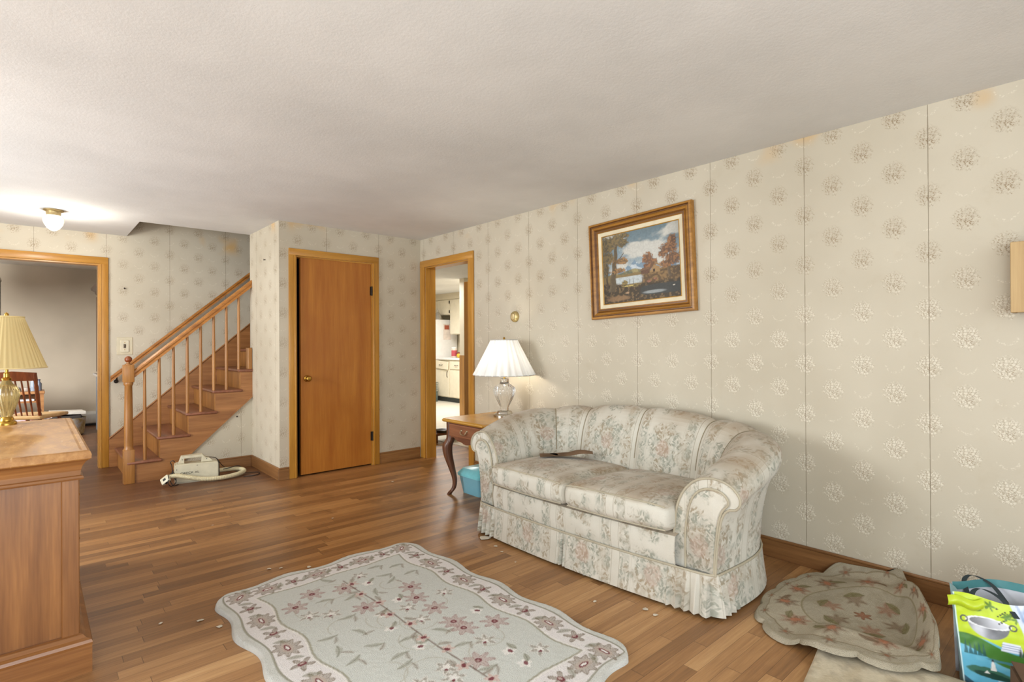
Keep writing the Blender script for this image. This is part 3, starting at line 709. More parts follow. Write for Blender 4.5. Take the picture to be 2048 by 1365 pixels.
ARM = [(-0.010, .300), (0.000, .385), (.012, .46), (.045, .530), (.095, .580), (.155, .603), (.215, .602), (.265, .582), (.296, .548), (.300, .515), (.282, .490), (.250, .482), (.224, .45), (.208, .38), (.196, .28), (.190, .180)]
BCK = [(-0.010, .300), (0.006, .42), (.022, .52), (.048, .62), (.085, .705), (.130, .765), (.180, .794), (.225, .790), (.262, .765), (.280, .725), (.278, .680), (.262, .63), (.250, .55), (.246, .45), (.244, .30), (.242, .180)]
COR = [(-0.010, .300), (0.004, .41), (.018, .51), (.048, .615), (.095, .690), (.150, .738), (.220, .754), (.280, .744), (.325, .708), (.338, .660), (.326, .615), (.304, .575), (.276, .50), (.254, .40), (.242, .29), (.235, .180)]
sc_corner = 0.36
def s_of_x(xx):   # arc length at which the back reaches x
    for i in range(1, 4001):
        if raw[i].x >= xx and raw[i].y > 0.2: return cum[i]
def s45():
    best = min(range(4001), key=lambda i: abs((raw[i] - Vector((-A_ + .06, B_ + Y0_ - .06, 0))).length) if raw[i].x < -0.3 else 9)
    return cum[best]
SC = s45(); SB = s_of_x(-0.40); SM = LT / 2
def sm(t): t = max(0, min(1, t)); return t * t * (3 - 2 * t)
def profile(s):
    q = min(s, LT - s)
    if q < SC: w = (q / SC); w = w ** 0.9; a, b = ARM, COR
    else: w = sm((q - SC) / (SM - SC)) ** 0.6 if q > SC else 0; a, b = COR, BCK
    p = [Vector((x0 + (x1 - x0) * w, z0 + (z1 - z0) * w, 0)) for (x0, z0), (x1, z1) in zip(a, b)]
    if s < SC:
        for v in p: v.y += .028 * (1 - s / SC) * max(0, min(1, (v.y - .42) / .15)); v.x -= .036 * (1 - s / SC) * max(0, min(1, (v.x - .08) / .12))
    return p
PN = 44
def shell(s0, s1, ns, name, puff=0.026, lip=0.0):
    P = []
    for i in range(ns):
        f = i / (ns - 1); s = s0 + (s1 - s0) * f
        pr = catmull(profile(s), PN); o, n = path(s)
        e = min(f, 1 - f) * (s1 - s0)
        row = []
        for j, q in enumerate(pr):
            k = puff * (1 - math.exp(-e / 0.032)) - puff
            if name == 'arm': k *= (1.0 if (s0 < 0.01 and f > 0.5) or (s0 > 0.01 and f < 0.5) else 0.0)
            # shrink toward the inside of the roll at the seams
            top = sm((q.y - 0.36) / 0.12) if j < PN * 0.75 else 0
            d0 = pr[min(j + 1, PN - 1)] - pr[max(j - 1, 0)]; nn = Vector((-d0.y, d0.x, 0)).normalized()
            qq = q + nn * k * top
            row.append(Vector((o.x + n.x * qq.x, o.y + n.y * qq.x, qq.y)))
        P.append(row)
    vl = [0.0]; mid = P[ns // 2]
    for a, b in zip(mid, mid[1:]): vl.append(vl[-1] + (b - a).length)
    us = [s0 + (s1 - s0) * i / (ns - 1) for i in range(ns)]
    bm = B(); gridmesh(bm, lambda i, j: P[i][j], ns, PN, uvf=lambda i, j: (us[min(i, ns - 1)] - SM + 0.2, vl[j] + 0.08))
    return bm, P
segs = [(0.0, SC, 'arm'), (SC, SB, 'back_section'), (SB, SM, 'back_section'), (SM, LT - SB, 'back_section'), (LT - SB, LT - SC, 'back_section'), (LT - SC, LT, 'arm')]
arms = []
for s0, s1, nm in segs:
    bm, P = shell(s0, s1, 34, nm)
    o = obj(nm, bm, FAB, sofa, 60)
    if s0 > 0.01:
        qs = catmull(profile(s0), PN); o_, n_ = path(s0); pts = []
        for j in range(5, 34):
            d0 = qs[min(j + 1, PN - 1)] - qs[j - 1]; nn = Vector((-d0.y, d0.x, 0)).normalized(); q = qs[j] - nn * (0.026 * sm((qs[j].y - 0.36) / 0.12) - 0.001); pts.append((o_.x + n_.x * q.x, o_.y + n_.y * q.x, q.y))
        bmp = B(); tube(bmp, pts, 0.0032, 6); obj('piping', bmp, CREASE, o, True)  # dark tubes added between back sections to stand for crease shade
    if nm == 'arm': arms.append((o, P[0] if s0 < 0.01 else P[-1], -1 if s0 < 0.01 else 1))
    bmx = None
# arm fronts: facing panel, scroll panel and piping
for o, row, sd in arms:
    pts = [p.copy() for p in row]
    yf = pts[0].y
    base = pts + [Vector((pts[0].x, yf, 0.18))]
    bm = B(); lay = bm.loops.layers.uv.verify()
    vs = [bm.verts.new((p.x, yf - 0.001, p.z)) for p in base]
    f = bm.faces.new(vs); bmesh.ops.triangulate(bm, faces=[f])
    for f in bm.faces:
        for l in f.loops: l[lay].uv = (abs(l.vert.co.x) - 0.535, l.vert.co.z + 0.02)
    bmesh.ops.recalc_face_normals(bm, faces=bm.faces); obj('arm_front', bm, FAB, o)
    bm = B(); tube(bm, [(p.x, yf - 0.003, p.z) for p in pts], 0.0055, 8); obj('piping', bm, PIPE, o, True)
    # raised inner panel following the scroll
    ins = [(.052, .185), (.052, .32), (.062, .42), (.085, .50), (.125, .545), (.175, .560), (.222, .552), (.248, .528), (.250, .505), (.232, .485), (.214, .45), (.200, .38), (.190, .29), (.184, .185)]
    cp = catmull([(a * (.83 if sd < 0 else 1) + (.006 if sd < 0 else 0), b + (.024 * max(0, (b - .42) / .14) if sd < 0 else 0), 0) for a, b in ins], 40)
    bm = B(); lay = bm.loops.layers.uv.verify()
    outer = [bm.verts.new((sd * (A_ + p.x), yf - 0.002, p.y)) for p in cp]
    mx = sum(p.x for p in cp) / 40; mz = sum(p.y for p in cp) / 40
    inner = [bm.verts.new((sd * (A_ + p.x + (mx - p.x) * .14), yf - 0.016, p.y + (mz - p.y) * .05)) for p in cp]
    for i in range(39): bm.faces.new([outer[i], outer[i + 1], inner[i + 1], inner[i]])
    bm.faces.new([outer[39], outer[0], inner[0], inner[39]]); f = bm.faces.new(inner); bmesh.ops.triangulate(bm, faces=[f])
    for f in bm.faces:
        for l in f.loops: l[lay].uv = (abs(l.vert.co.x) - 0.72, l.vert.co.z + 0.06)
    bmesh.ops.recalc_face_normals(bm, faces=bm.faces); obj('scroll_panel', bm, FAB, o, 50)
    bm = B(); tube(bm, [(sd * (A_ + p.x), yf - 0.007, p.y) for p in cp], 0.005, 8); obj('piping', bm, PIPE, o, True)
# front rail, seat deck
bow = lambda x: 0.045 * (1 - min(1, (x / 0.80)) ** 2 if x > 0 else 1 - min(1, (-x / 0.80)) ** 2)
def railP(i, j):
    x = -0.615 + 1.23 * i / 40; f = j / 8
    return (x, -0.022 - bow(x) - 0.012 * sin(PI * f), 0.175 + 0.165 * f) if j < 8 else (x, 0.05, 0.345)
bm = B(); gridmesh(bm, railP, 41, 9, uvf=lambda i, j: (-0.615 + 1.23 * i / 40 + 0.3, 0.02 * j + 0.10)); bmesh.ops.recalc_face_normals(bm, faces=bm.faces); obj('front_rail', bm, FAB, sofa, 60)
bm = B(); box(bm, -0.61, 0.61, 0.03, 0.55, 0.19, 0.33); obj('seat_deck', bm, plain('deck_cloth', C(190, 180, 160), 0.9), sofa)
# cushions
for sd in (-1, 1):
    x0, x1 = (-0.602, -0.004) if sd < 0 else (0.004, 0.602)
    cx, hx = (x0 + x1) / 2, (x1 - x0) / 2
    def fn(p, cx=cx, hx=hx):
        fx = max(-1, min(1, (p.x - cx) / hx)); fy = (p.y + 0.06) / 0.58
        y = p.y - bow(p.x) * 1.0 * (1 - max(0, min(1, fy)))
        up = (p.z - 0.40) / 0.058
        z = p.z + (0.030 * (1 - fx ** 4) * (0.35 + 0.65 * sin(PI * max(0, min(1, fy)))) if up > 0 else -0.004 * (1 - fx * fx)) - (0.022 * max(0, min(1, fy)))
        return (p.x, y - 0.014 * (1 - up * up) * (1 if fy < .1 else 0), z)
    bm = B(); rbox(bm, (cx, 0.235, 0.397), (hx, 0.295, 0.062), 0.036, 24, fn, uvf=lambda p: (p.x + 0.3, (p.y if p.z > 0.44 else -0.06 - (0.459 - p.z)) + 0.26))
    cu = obj('seat_cushion', bm, FAB, sofa, 70)
    for zz, lab in ((0.446, 0), (0.346, 0)):
        bm = B(); pts = []
        for i in range(31):
            x = x0 + 0.018 + (x1 - x0 - 0.036) * i / 30; q = fn(Vector((x, -0.0525, zz))); pts.append((q[0], q[1] - 0.001, q[2] + (0.002 if zz > .4 else 0)))
        tube(bm, pts, 0.004, 8); obj('piping', bm, PIPE, cu, True)
# skirt around arms, front and back
loop = []
def addp(p, n, kind): loop.append((p, n, kind))
for i in range(30): # left side from the back corner to the front
    s = SM * 0.9 * (1 - i / 29); o_, n_ = path(s); pr = profile(s)[-1].x; addp(o_ + n_ * (pr + 0.004), n_, 'side')
xl = loop[-1][0].x
NF = 150
for i in range(1, NF):
    x = xl + (-xl - xl) * i / NF; addp(Vector((x, -0.030 - bow(x), 0)), Vector((0, -1, 0)), 'front')
for i in range(30):
    s = LT - SM * 0.9 * (i / 29); o_, n_ = path(s); pr = profile(s)[-1].x; addp(o_ + n_ * (pr + 0.004), n_, 'side')
# resample densely
lp = []; 
for (p, n, k), (p2, n2, k2) in zip(loop, loop[1:]):
    L = (p2 - p).length; m = max(1, int(L / 0.005))
    for q in range(m): f = q / m; lp.append((p.lerp(p2, f), n.lerp(n2, f).normalized(), k))
acc = [0.0]
for a, b in zip(lp, lp[1:]): acc.append(acc[-1] + (b[0] - a[0]).length)
def pleat(p, k, s):
    ax = abs(p.x); w = 0
    if k == 'front' and ax > 0.585: w = 1
    if k == 'side' and p.y < 0.16: w = 1 - sm((p.y - 0.06) / 0.10)
    t = (s / 0.043) % 1.0
    saw = (t if t < 0.8 else (1 - t) * 4) - 0.4
    d = 0.036 * saw * w
    if k == 'front' and abs(p.x + 0.03) < 0.034: d -= 0.030 * (0.5 + 0.5 * cos((p.x + 0.03) / 0.034 * 2.6 * PI)) * (1 - abs(p.x + .03) / .034)
    return d
NZ = 12
def skP(i, j):
    p, n, k = lp[i]; f = j / (NZ - 1); z = 0.188 - (0.188 - 0.014) * f
    fl = 0.006 + 0.020 * f ** 1.2 + pleat(p, k, acc[i]) * min(1, .12 + 1.5 * f)
    return (p.x + n.x * fl, p.y + n.y * fl, z)
bm = B(); gridmesh(bm, skP, len(lp), NZ, uvf=lambda i, j: (acc[min(i, len(lp) - 1)] - acc[-1] / 2 + 0.3, 0.188 - 0.0158 * j + 0.24)); bmesh.ops.recalc_face_normals(bm, faces=bm.faces)
sk = obj('skirt', bm, FAB, sofa, 50)
bm = B(); tube(bm, [(p.x + n.x * 0.004, p.y + n.y * 0.004, 0.187) for p, n, k in lp[::4]], 0.0055, 8); obj('piping', bm, PIPE, sk, True)
for sx in (-0.7, 0.7):
    for y in (0.08, 0.62):
        if y > .5: sx2 = sx * 0.75
        else: sx2 = sx
        bm = B(); lathe(bm, [(0.022, 0), (0.028, 0.19)], 14, (sx2, y, 0)); obj('leg', bm, plain('sofa_leg_wood', C(70, 44, 26), 0.4), sofa, True)

# folded cloth on the sofa seat
bm = B()
ctrl = [(-0.17, 0.0), (-0.10, 0.004), (-0.02, 0.012), (0.03, 0.030), (0.052, 0.022), (0.04, 0.008), (0.0, 0.005)]
SU = plain('brown_suede_cloth', C(150, 120, 92), 0.9, var=0.12, bump=0.2); 
def clothP(i, j):
    f = i / 40; g2 = j / 16
    x = -0.165 + 0.33 * f; y = -0.055 + 0.11 * g2 + 0.02 * sin(3 * f)
    z = 0.004 + 0.030 * sm((f - 0.3) / 0.5) * (0.5 + 0.5 * cos((g2 - .35) * 5)) + 0.006 * sin(9 * f + 3 * g2) * f
    return (x, y, max(z, 0.003))
bm = B(); gridmesh(bm, clothP, 41, 17); r = bmesh.ops.solidify(bm, geom=bm.faces[:], thickness=0.004)
bmesh.ops.recalc_face_normals(bm, faces=bm.faces)
o = obj('folded_cloth', bm, SU, None, 60); o.location = (2.535, 2.335, 0.483); o.rotation_euler = (0, 0, math.radians(-42))
tag(o, 'brown suede cloth lying folded on the far seat cushion of the loveseat', 'cloth')

# ------------------------------------------------------------------ end table
TX0, TX1, TY0, TY1, TZ = 2.435, 3.05, 3.03, 3.60, 0.607
TOPW = wood('table_top_wood', C(204, 156, 66), C(168, 118, 42), 1, 0.7, 0.24, False, 8)
TBODY = wood('table_cherry_wood', C(142, 90, 62), C(98, 58, 40), 1, 0.8, 0.34, False, 8)
TLEG = wood('table_leg_wood', C(120, 78, 54), C(76, 46, 32), 2, 0.8, 0.32, False, 8)
cx, cy = (TX0 + TX1) / 2, (TY0 + TY1) / 2
t = thing('end_table', 'dark cherry end table with cabriole legs and honey top beside the loveseat', 'table', (cx, cy, 0))
hx, hy = (TX1 - TX0) / 2, (TY1 - TY0) / 2
def octo(hx, hy, c): return [(-hx + c, -hy), (hx - c, -hy), (hx, -hy + c), (hx, hy - c), (hx - c, hy), (-hx + c, hy), (-hx, hy - c), (-hx, -hy + c)]
bm = B(); layers = [(0.010, TZ - 0.026), (0.004, TZ - 0.022), (0.0, TZ - 0.014), (0.003, TZ - 0.007), (0.010, TZ - 0.004), (0.014, TZ)]
rg = [[bm.verts.new((x, y, z)) for x, y in octo(hx - d, hy - d, 0.03)] for d, z in layers]
for a, b in zip(rg, rg[1:]):
    for k in range(8): bm.faces.new([a[k], a[(k + 1) % 8], b[(k + 1) % 8], b[k]])
bm.faces.new(rg[0][::-1]); bm.faces.new(rg[-1]); obj('tabletop', bm, TOPW, t)
az0, az1 = 0.435, TZ - 0.026
fx = -hx + 0.045
ap = [(-hy + .05, az1), (-hy + .05, az0 - 0.012)]
scal = [(-.19, .455), (-.165, .462), (-.14, .452), (-.11, .438), (-.08, .436), (-.05, .432), (-.03, .424), (0, .420), (.03, .424), (.05, .432), (.08, .436), (.11, .438), (.14, .452), (.165, .462), (.19, .455)]
ap = [(-hy + .05, az1), (-hy + .05, .440)] + scal + [(hy - .05, .440), (hy - .05, az1)]
bm = B(); prism(bm, ap, 'x', fx, fx + 0.02); box(bm, fx + 0.021, hx - 0.05, -hy + 0.05, -hy + 0.068, az0, az1); box(bm, fx + 0.021, hx - 0.05, hy - 0.068, hy - 0.05, az0, az1); box(bm, hx - 0.065, hx - 0.045, -hy + 0.05, hy - 0.05, az0, az1); obj('apron', bm, TBODY, t)
bm = B(); box(bm, fx - 0.014, fx - 0.0005, -hy + 0.085, hy - 0.085, 0.470, az1 - 0.012, 0.006, 2); dr = obj('drawer', bm, wood('drawer_front_wood', C(156, 102, 70), C(110, 68, 46), 1, 0.8, 0.3, False, 8), t)
bm = B(); tube(bm, catmull([(fx - 0.013, -0.035, 0.530), (fx - 0.026, -0.034, 0.524), (fx - 0.030, -0.028, 0.508), (fx - 0.031, 0, 0.501), (fx - 0.030, 0.028, 0.508), (fx - 0.026, 0.034, 0.524), (fx - 0.013, 0.035, 0.530)], 24), 0.0038, 8)
for y in (-0.035, 0.035): ball(bm, (fx - 0.014, y, 0.53), 0.009, 8)
h = obj('bail_handle', bm, plain('old_brass', C(186, 170, 136), 0.3, 0.8), dr, True)
# cabriole leg: square section swept along an S curve, flared to the corner
def cabriole(sx, sy):
    bm = B(); ctr = [(0.0, az1), (0.0, .46), (0.006, .425), (0.018, .385), (0.014, .31), (-0.006, .21), (-0.022, .12), (-0.018, .055), (0.002, .018), (0.010, 0.0)]
    wid = [.028, .028, .033, .035, .031, .023, .0165, .015, .017, .016]
    c1 = catmull([(a, b, w) for (a, b), w in zip(ctr, wid)], 40)
    rings = []
    for p in c1:
        o_, z_, w = p.x, max(0, p.y), p.z; px, py = sx * (hx - 0.062 + o_), sy * (hy - 0.062 + o_)
        r = []
        for (a, b) in [(-1, -.6), (-.6, -1), (.6, -1), (1, -.6), (1, .6), (.6, 1), (-.6, 1), (-1, .6)]: r.append(bm.verts.new((px + a * w, py + b * w, z_)))
        rings.append(r)
    for a, b in zip(rings, rings[1:]):
        for k in range(8): bm.faces.new([a[k], a[(k + 1) % 8], b[(k + 1) % 8], b[k]])
    bm.faces.new(rings[0]); bm.faces.new(rings[-1][::-1]); bmesh.ops.recalc_face_normals(bm, faces=bm.faces); return bm
for sx in (-1, 1):
    for sy in (-1, 1): obj('leg', cabriole(sx, sy), TLEG, t, 50)

# ------------------------------------------------------------------ crystal lamp on the end table
def crystal(name, tint, rough=0.03):
    g = NG(name); g.base(tint); g.set(Roughness=rough, Metallic=0.0)
    g.b.inputs['Transmission Weight'].default_value = 0.96; g.b.inputs['IOR'].default_value = 1.42
    v = g.obj(); g.bump(g.voro(g.scale(v, (1, 1, 0.6)), 46, 'DISTANCE_TO_EDGE'), 0.15, 0.003)
    return g.mat
def shademat(name, c, trans, rough=0.9, n=26, dark=.25):
    g = NG(name); v = g.obj(); q = g.xyz(v); th = g.m('ARCTAN2', q[1], q[0]); pl = g.m('ADD', .5, g.m('MULTIPLY', .5, g.m('SINE', g.m('ADD', g.m('MULTIPLY', th, float(n)), g.m('MULTIPLY', g.noise(g.vec(g.m('COSINE', th), g.m('SINE', th), 0.0), 3.0), 6.0)))))
    f = g.m('ADD', g.m('MULTIPLY', g.m('POWER', pl, 5.0), dark * 8), g.noise(g.scale(v, (1, 1, .3)), 180, 2.0))  # darker stripes put the shade between pleats into the colour
    cc = g.mix(g.m('MULTIPLY', f, .12), c, tuple(x * .7 for x in c[:3]) + (1,)); g.base(cc); g.set(Roughness=rough)
    tr = g.n('ShaderNodeBsdfTranslucent'); g.setin(tr.inputs[0], cc); mx = g.n('ShaderNodeMixShader'); mx.inputs[0].default_value = trans
    g.link(g.b.outputs[0], mx.inputs[1]); g.link(tr.outputs[0], mx.inputs[2]); g.link(mx.outputs[0], g.out.inputs[0]); return g.mat
def pleated_shade(rt, zt, rb, zb, n, amp, shape=1.0, seg=None):
    bm = B(); seg = seg or n * 8; K = 12
    def P(i, j):
        a = 2 * PI * i / seg; f = j / (K - 1); r = rt + (rb - rt) * f ** shape; ph = (a * n / (2 * PI)) % 1.0
        w = abs(2 * ph - 1); r += amp * (w - .5) * (0.5 + 0.8 * f) * r / rb
        return (r * cos(a), r * sin(a), zt + (zb - zt) * f)
    gridmesh(bm, P, seg, K, closeu=True); return bm
LX, LY = 2.88, 3.325
t = thing('table_lamp', 'lit crystal lamp with white pleated shade on the end table', 'lamp', (LX, LY, TZ))
SILV = plain('silver_plate', C(214, 210, 200), 0.2, 1.0, 0.05)
bm = B(); lathe(bm, [(0.088, 0.0), (0.088, 0.010), (0.080, 0.018), (0.066, 0.022), (0.062, 0.034), (0.056, 0.042), (0.040, 0.046), (0.0001, 0.047)], 40); obj('base', bm, SILV, t, True)
bm = B(); lathe(bm, [(0.034, 0.046), (0.036, 0.058), (0.033, 0.068), (0.045, 0.095), (0.064, 0.135), (0.082, 0.175), (0.088, 0.205), (0.083, 0.232), (0.062, 0.250), (0.042, 0.262), (0.034, 0.275), (0.036, 0.300), (0.030, 0.304)], 96, ribs=16, ribamp=lambda z: 0.035 * sm((z - .06) / .05) * (1 - sm((z - .225) / .03)), twist=0.0); obj('crystal_body', bm, crystal('clear_crystal', C(254, 254, 252)), t, 60)
bm = B(); lathe(bm, [(0.008, 0.300), (0.008, 0.36)], 12); lathe(bm, [(0.016, .335), (0.018, .34), (0.018, .385), (.012, .39)], 16); tube(bm, [(0, 0, .36), (0, 0.0, .37)], .01, 8); tube(bm, catmull([(.0, -.03, .36), (0, -.055, .45), (0, -.03, .58), (0, 0, .615), (0, .03, .58), (0, .055, .45), (0, .03, .36)], 30), .0018, 6); lathe(bm, [(.004, .615), (.010, .622), (.009, .632), (.003, .642), (.0001, .643)], 14); obj('harp', bm, BRASS, t, True)
SH1 = shademat('white_shade_silk', C(240, 240, 238), 0.20, n=13, dark=.45)
bm = pleated_shade(0.108, 0.617, 0.247, 0.335, 26, 0.016); sh = obj('lamp_shade', bm, SH1, t, 70)
bm = B()
TR = plain('shade_trim', C(196, 194, 190), .7)
for r, z in ((.109, .617), (.2495, .335)): bm = B(); tube(bm, [(r * cos(2 * PI * k / 48), r * sin(2 * PI * k / 48), z) for k in range(49)], .0035, 6, caps=False); obj('shade_trim', bm, TR, sh, True)
bm = B(); ball(bm, (0, 0, .43), .028, 10); BM = NG('lamp_bulb'); BM.base(C(255, 250, 240)); BM.b.inputs['Emission Color'].default_value = C(255, 236, 206); BM.b.inputs['Emission Strength'].default_value = 6; obj('bulb', bm, BM.mat, t, True)

# ------------------------------------------------------------------ blue storage bin under the table
BLUEP = NG('blue_clear_plastic'); BLUEP.base(C(150, 222, 244)); BLUEP.set(Roughness=0.2); BLUEP.b.inputs['Transmission Weight'].default_value = 0.25; BLUEP.b.inputs['Alpha'].default_value = 0.8
LIDP = plain('teal_lid_plastic', C(132, 214, 224), 0.3, var=0.05)
t = thing('storage_bin', 'translucent blue plastic storage bin with lid under the end table', 'storage bin', (2.765, 3.415, 0))
def taper(bm, h0, h1, z0, z1, r0=.03):
    A = []
    for (hx_, hy_), z in ((h0, z0), (h1, z1)):
        ring = []
        for (a, b) in ((1, 1), (-1, 1), (-1, -1), (1, -1)):
            for k in range(5):
                th = {(1, 1): 0, (-1, 1): PI / 2, (-1, -1): PI, (1, -1): 1.5 * PI}[(a, b)] + k / 4 * PI / 2
                ring.append(bm.verts.new((a * (hx_ - r0) + r0 * cos(th), b * (hy_ - r0) + r0 * sin(th), z)))
        A.append(ring)
    n = len(A[0])
    for k in range(n): bm.faces.new([A[0][k], A[0][(k + 1) % n], A[1][(k + 1) % n], A[1][k]])
    return A
bm = B(); a = taper(bm, (.165, .115), (.190, .138), 0.0, .145); bm.faces.new(a[0][::-1]); obj('tub', bm, BLUEP.mat, t, 50)
bm = B(); a = taper(bm, (.197, .145), (.199, .147), .1405, .160); b = taper(bm, (.199, .147), (.165, .118), .1600, .198); bm.faces.new(a[0][::-1]); bm.faces.new(b[1]); obj('lid', bm, LIDP, t, 50)
for i, (x, y, z, sx, sy, sz, rz_, c) in enumerate([(-.02, 0, .006, .12, .08, .022, .1, (170, 206, 220)), (.01, -.01, .030, .11, .075, .016, -.15, (70, 130, 190)), (-.02, .02, .048, .10, .07, .020, .3, (196, 220, 228))]):
    bm = B(); box(bm, -sx, sx, -sy, sy, 0, sz, .002, 1); o = obj('folder', bm, plain('folder_paper', C(*c), .6), None); o.location = (2.765 + x, 3.415 + y, z); o.rotation_euler = (0, 0, rz_)
    tag(o, ['pale folder at the bottom of the blue storage bin', 'dark blue folder in the middle inside the blue storage bin', 'white folder on top of the pile inside the blue bin'][i], 'folder', 'folders inside the blue bin')

#PART3
# ------------------------------------------------------------------ dresser
DZ = 0.814
DW = wood('dresser_maple', C(166, 114, 64), C(108, 66, 34), 2, 0.45, 0.36, False, 7, 0.45)
DWH = wood('dresser_maple_flat', C(168, 116, 66), C(116, 72, 38), 0, 0.6, 0.32, False, 8, 0.3)
g = NG('dresser_worn_top'); v = g.obj()
f = g.noise(g.scale(v, (9, 3, 9)), 2.0, 5.0, .65); c = g.ramp(f, [(.3, C(146, 98, 50)), (.52, C(178, 128, 72)), (.7, C(202, 156, 98))])
scr = g.m('MULTIPLY', g.ss(g.noise(g.scale(v, (30, 7, 1)), 3.0, 4.0, .7), .60, .70), g.ss(g.noise(v, 5.0, 2.0), .42, .62)); c = g.mix(g.m('MULTIPLY', scr, .8), c, C(232, 205, 164))
g.base(c); g.set(Roughness=g.m('ADD', .28, g.m('MULTIPLY', f, .25))); DTOP = g.mat
t = thing('dresser', 'worn honey maple dresser in the left foreground', 'dresser', (0, 0, 0))
bx0, bx1, by0, by1 = -0.37, 0.137, 2.556, 3.70
bm = B(); box(bm, bx0 + 0.03, bx1 - 0.03, by0 + 0.010, by1 - 0.01, 0.135, 0.714); obj('carcass', bm, DW, t)
for (x0, x1) in ((bx1 - 0.052, bx1), (bx0, bx0 + 0.052)):
    bm = B(); box(bm, x0, x1, by0, by0 + 0.05, 0.135, 0.7145, 0.003, 1); obj('corner_post', bm, DW, t)
for (x0, x1) in ((bx1 - 0.052, bx1), (bx0, bx0 + 0.052)):
    bm = B(); box(bm, x0, x1, by1 - 0.05, by1, 0.135, 0.7145, 0.003, 1); obj('corner_post', bm, DW, t)
def ringprof(bm, x0, x1, y0, y1, prof, cap=True):
    R_ = [[bm.verts.new(p) for p in ((x0 - d, y0 - d, z), (x1 + d, y0 - d, z), (x1 + d, y1 + d, z), (x0 - d, y1 + d, z))] for d, z in prof]
    for a, b in zip(R_, R_[1:]):
        for k in range(4): bm.faces.new([a[k], a[(k + 1) % 4], b[(k + 1) % 4], b[k]])
    if cap: bm.faces.new(R_[0][::-1]); bm.faces.new(R_[-1])
bm = B(); ringprof(bm, bx0, bx1, by0, by1, [(0.0, .704), (.010, .706), (.013, .712), (.010, .719), (.003, .722), (.004, .739), (.008, .754), (.017, .771), (.026, .779)]); obj('cove_moulding', bm, DWH, t)
bm = B(); ringprof(bm, bx0, bx1, by0, by1, [(.028, .7795), (.033, .784), (.034, .799), (.030, .810), (.022, .814), (.010, .814), (.008, .813), (.0, .814)]); obj('top', bm, DTOP, t)
bm = B(); ringprof(bm, bx0, bx1, by0, by1, [(.034, 0.0), (.034, .098), (.036, .108), (.032, .118), (.018, .124), (.008, .135), (0.0, .138)]); obj('plinth', bm, DWH, t)
for r in range(3):
    for q in range(2):
        z0 = .150 + r * .180; y0 = by0 + .058 + q * .516
        bm = B(); box(bm, bx1 - .0295, bx1 - .004, y0, y0 + .505, z0, z0 + .172, .004, 2); d = obj('drawer', bm, DWH, t)
        bm = B(); yc = y0 + .2525; tube(bm, catmull([(bx1 - .003, yc - .04, z0 + .09), (bx1 + .012, yc - .038, z0 + .085), (bx1 + .014, yc, z0 + .07), (bx1 + .012, yc + .038, z0 + .085), (bx1 - .003, yc + .04, z0 + .09)], 16), .003, 8); obj('bail_handle', bm, BRASS, d, True)

# ------------------------------------------------------------------ lamp on the dresser
t = thing('table_lamp', 'unlit ribbed glass lamp with yellowed shade standing on the dresser', 'lamp', (-0.083, 3.612, DZ))
GLA = NG('amber_tinted_glass'); GLA.base(C(236, 214, 150)); GLA.set(Roughness=.05); GLA.b.inputs['Transmission Weight'].default_value = .75
bm = B(); lathe(bm, [(.038, 0), (.038, .010), (.034, .016), (.027, .020), (.025, .034), (.020, .040), (.0001, .041)], 36); obj('brass_foot', bm, BRASS, t, True); bm = B(); lathe(bm, [(.0001, .216), (.018, .217), (.020, .226), (.012, .232), (.012, .250), (.007, .255), (.007, .285), (.0001, .286)], 20); obj('brass_neck', bm, BRASS, t, True)
bm = B(); lathe(bm, [(.020, .040), (.024, .050), (.030, .075), (.040, .105), (.047, .140), (.046, .165), (.036, .188), (.022, .202), (.016, .217)], 96, ribs=14, ribamp=lambda z: .05 * sm((z - .045) / .03) * (1 - sm((z - .18) / .03)), twist=14.0); obj('glass_body', bm, GLA.mat, t, 60)
SH2 = shademat('yellowed_shade', C(220, 200, 146), 0.30, n=30, dark=.12)
bm = pleated_shade(.0640, .527, .1500, .277, 44, .0035); sh = obj('lamp_shade', bm, SH2, t, 70)
bm = B()
BRAID = plain('shade_braid', C(232, 212, 156), .8)
for r, z in ((.0655, .527), (.1515, .277)): bm = B(); tube(bm, [(r * cos(2 * PI * k / 48), r * sin(2 * PI * k / 48), z) for k in range(49)], .003, 6, caps=False); obj('shade_trim', bm, BRAID, sh, True)
bm = B(); tube(bm, [(0, 0, .28), (0, 0, .535)], .003, 8); lathe(bm, [(.008, .53), (.010, .537), (.006, .545), (.0001, .55)], 12); tube(bm, [(-.063, 0, .522), (.063, 0, .522)], .0015, 6); obj('finial_rod', bm, BRASS, t, True)

